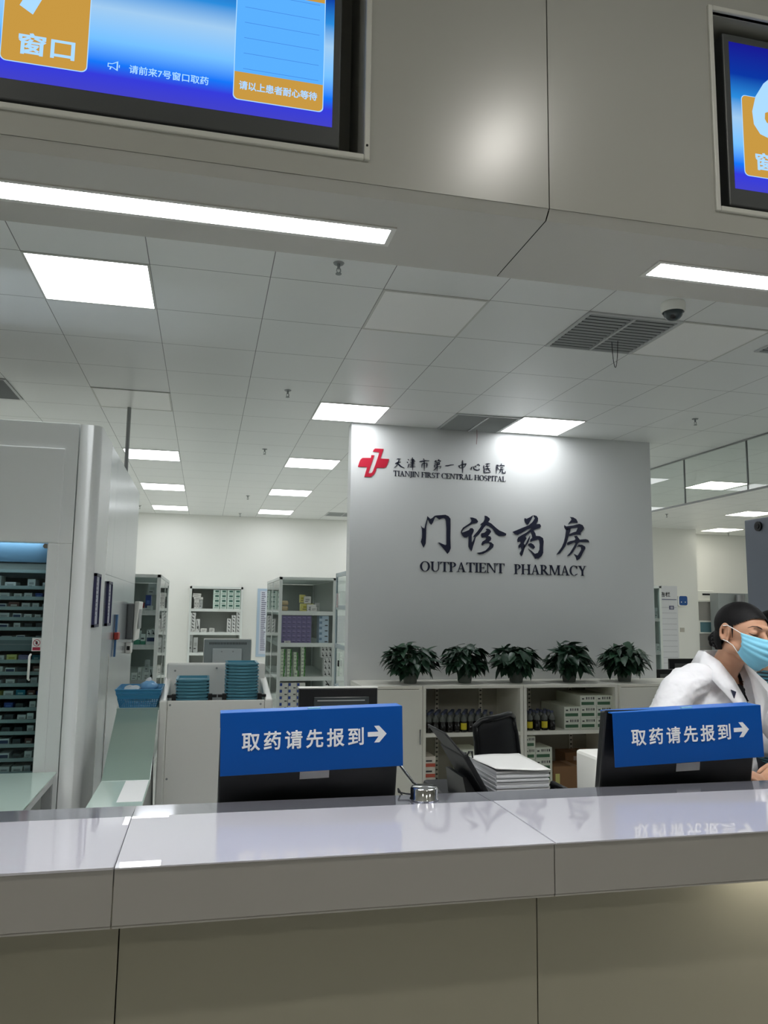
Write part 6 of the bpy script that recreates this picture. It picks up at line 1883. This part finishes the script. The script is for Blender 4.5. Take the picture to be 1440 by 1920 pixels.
def second_person():
    t = thing('person', 'person in a grey-white coat over a teal striped shirt at the right edge', 'person', (2.72, 3.35, 0))
    hc = (2.735, 3.36, 1.485)
    H, M = head_frame(hc, -90, 14, 0)
    N = Vector((2.765, 3.36, 1.345))
    body = head_balls(H, M)
    body += chain([(H(0, 0.018, -0.045), 0.05), (N, 0.054), (N + Vector((0, 0, -0.06)), (0.07, 0.085, 0.05))])
    body += chain([((2.75, 3.36, 1.22), (0.10, 0.155, 0.09)), ((2.76, 3.36, 1.08), (0.095, 0.135, 0.08)), ((2.77, 3.36, 0.92), (0.105, 0.155, 0.09))])
    arms = (((2.69, 3.19, 1.275), (2.625, 3.12, 1.02), (2.44, 3.18, 0.98)), ((2.765, 3.545, 1.285), (2.70, 3.58, 1.02), (2.47, 3.52, 0.98)))
    for s, e, wv in arms:
        body += chain([(N + Vector((0, 0, -0.07)), 0.05), (s, 0.052), (e, 0.038), (wv, 0.025)])
        body += hand_balls(wv, (-1, 0, -0.1), (0, 1 if s[1] < 3.36 else -1, 0), (0, 0, 1), 0.95, 0.3)
    for sy in (-0.085, 0.085):
        body += chain([((2.77, 3.36 + sy, 0.90), 0.082), ((2.76, 3.36 + sy * 1.1, 0.48), 0.052), ((2.79, 3.36 + sy * 1.15, 0.09), 0.036)])
        body += chain([((2.80, 3.36 + sy * 1.15, 0.045), 0.034), ((2.65, 3.36 + sy * 1.2, 0.035), 0.028)])
    blob_mesh('body', body, 0.007, [SKIN], t, 3)
    m = bpy.data.materials.new('teal_striped_cloth'); m.use_nodes = True
    nt = m.node_tree; b = nt.nodes['Principled BSDF']; b.inputs['Roughness'].default_value = 0.8
    wv = nt.nodes.new('ShaderNodeTexWave'); wv.wave_type = 'BANDS'; wv.bands_direction = 'Z'; wv.inputs['Scale'].default_value = 22
    geo = nt.nodes.new('ShaderNodeTexCoord'); nt.links.new(geo.outputs['Object'], wv.inputs['Vector'])
    mx = nt.nodes.new('ShaderNodeMix'); mx.data_type = 'RGBA'
    st = nt.nodes.new('ShaderNodeMath'); st.operation = 'GREATER_THAN'; st.inputs[1].default_value = 0.5
    nt.links.new(wv.outputs['Fac'], st.inputs[0]); nt.links.new(st.outputs[0], mx.inputs['Factor'])
    mx.inputs['A'].default_value = rgb(22, 36, 48); mx.inputs['B'].default_value = rgb(72, 128, 146)
    nt.links.new(mx.outputs['Result'], b.inputs['Base Color'])
    blob_mesh('striped_shirt', chain([(N + Vector((-0.01, 0, -0.055)), (0.072, 0.088, 0.03)), ((2.735, 3.36, 1.22), (0.135, 0.165, 0.09)), ((2.75, 3.36, 1.08), (0.122, 0.145, 0.08)), ((2.765, 3.36, 0.93), (0.122, 0.165, 0.09))]), 0.011, [m], t, 4)
    tr = []
    for sy in (-0.085, 0.085):
        tr += chain([((2.77, 3.36 + sy * 0.6, 0.93), (0.115, 0.10, 0.08)), ((2.77, 3.36 + sy, 0.80), 0.094), ((2.76, 3.36 + sy * 1.1, 0.48), 0.068), ((2.79, 3.36 + sy * 1.15, 0.12), 0.06)])
    blob_mesh('trousers', tr, 0.014, [mat('dark_trousers', (40, 42, 52), 0.8)], t, 4)
    for sy in (-0.085, 0.085):
        blob_mesh('shoe', chain([((2.805, 3.36 + sy * 1.15, 0.048), 0.045), ((2.63, 3.36 + sy * 1.2, 0.035), (0.04, 0.042, 0.034))]), 0.012, [mat('white_shoe', (200, 200, 200), 0.6)], t, 2)
    coat = chain([(N + Vector((0.02, 0, 0.0)), (0.07, 0.085, 0.035)), ((2.78, 3.36, 1.27), (0.10, 0.175, 0.07)), ((2.785, 3.36, 1.2), (0.115, 0.185, 0.09)), ((2.80, 3.36, 1.05), (0.115, 0.18, 0.09)), ((2.80, 3.36, 0.88), (0.14, 0.20, 0.1)), ((2.80, 3.36, 0.58), (0.17, 0.23, 0.08))])
    for s, e, wv in arms:
        s2 = Vector(s)
        coat += chain([(N + Vector((0.02, 0, -0.03)), 0.06), (s2 + (N - s2) * 0.4 + Vector((0, 0, 0.02)), 0.064), (s2, 0.072), (e, 0.062), (Vector(e).lerp(Vector(wv), 0.88), 0.044)])
    def cut2(c):
        return (-0.055 < c.y - 3.36 < 0.075 and c.x < 2.76) or c.z > 1.405
    blob_mesh('open_coat', coat, 0.011, [COAT2], t, 5, cut2, wrinkle(0.009, 5.0, 6, 16))
    hb = [(H(0, 0.014, 0.034), (0.0815, 0.099, 0.086), M), (H(0, -0.018, 0.020), (0.0745, 0.078, 0.086), M), (H(0, 0.05, -0.03), (0.064, 0.06, 0.06), M)]
    Mi = M.transposed(); hcv = Vector(hc)
    def cut(c):
        p = Mi @ (c - hcv)
        return p.z < (0.055 if p.y < -0.03 else 0.02 if p.y < 0.025 else -0.09)
    blob_mesh('hair', hb, 0.008, [HAIR], t, 4, cut)
    for s in (-1, 1):
        MB().sphere(H(s * 0.032, -0.089, 0.001), 0.004, 8).build('eye', mat('lash', (26, 20, 20), 0.6), t)
        MB().tube([H(s * 0.050, -0.082, 0.021), H(s * 0.034, -0.0955, 0.0265), H(s * 0.018, -0.099, 0.022)], 0.0024, 6).build('eyebrow', mat('brow', (44, 34, 30), 0.8), t)
second_person()
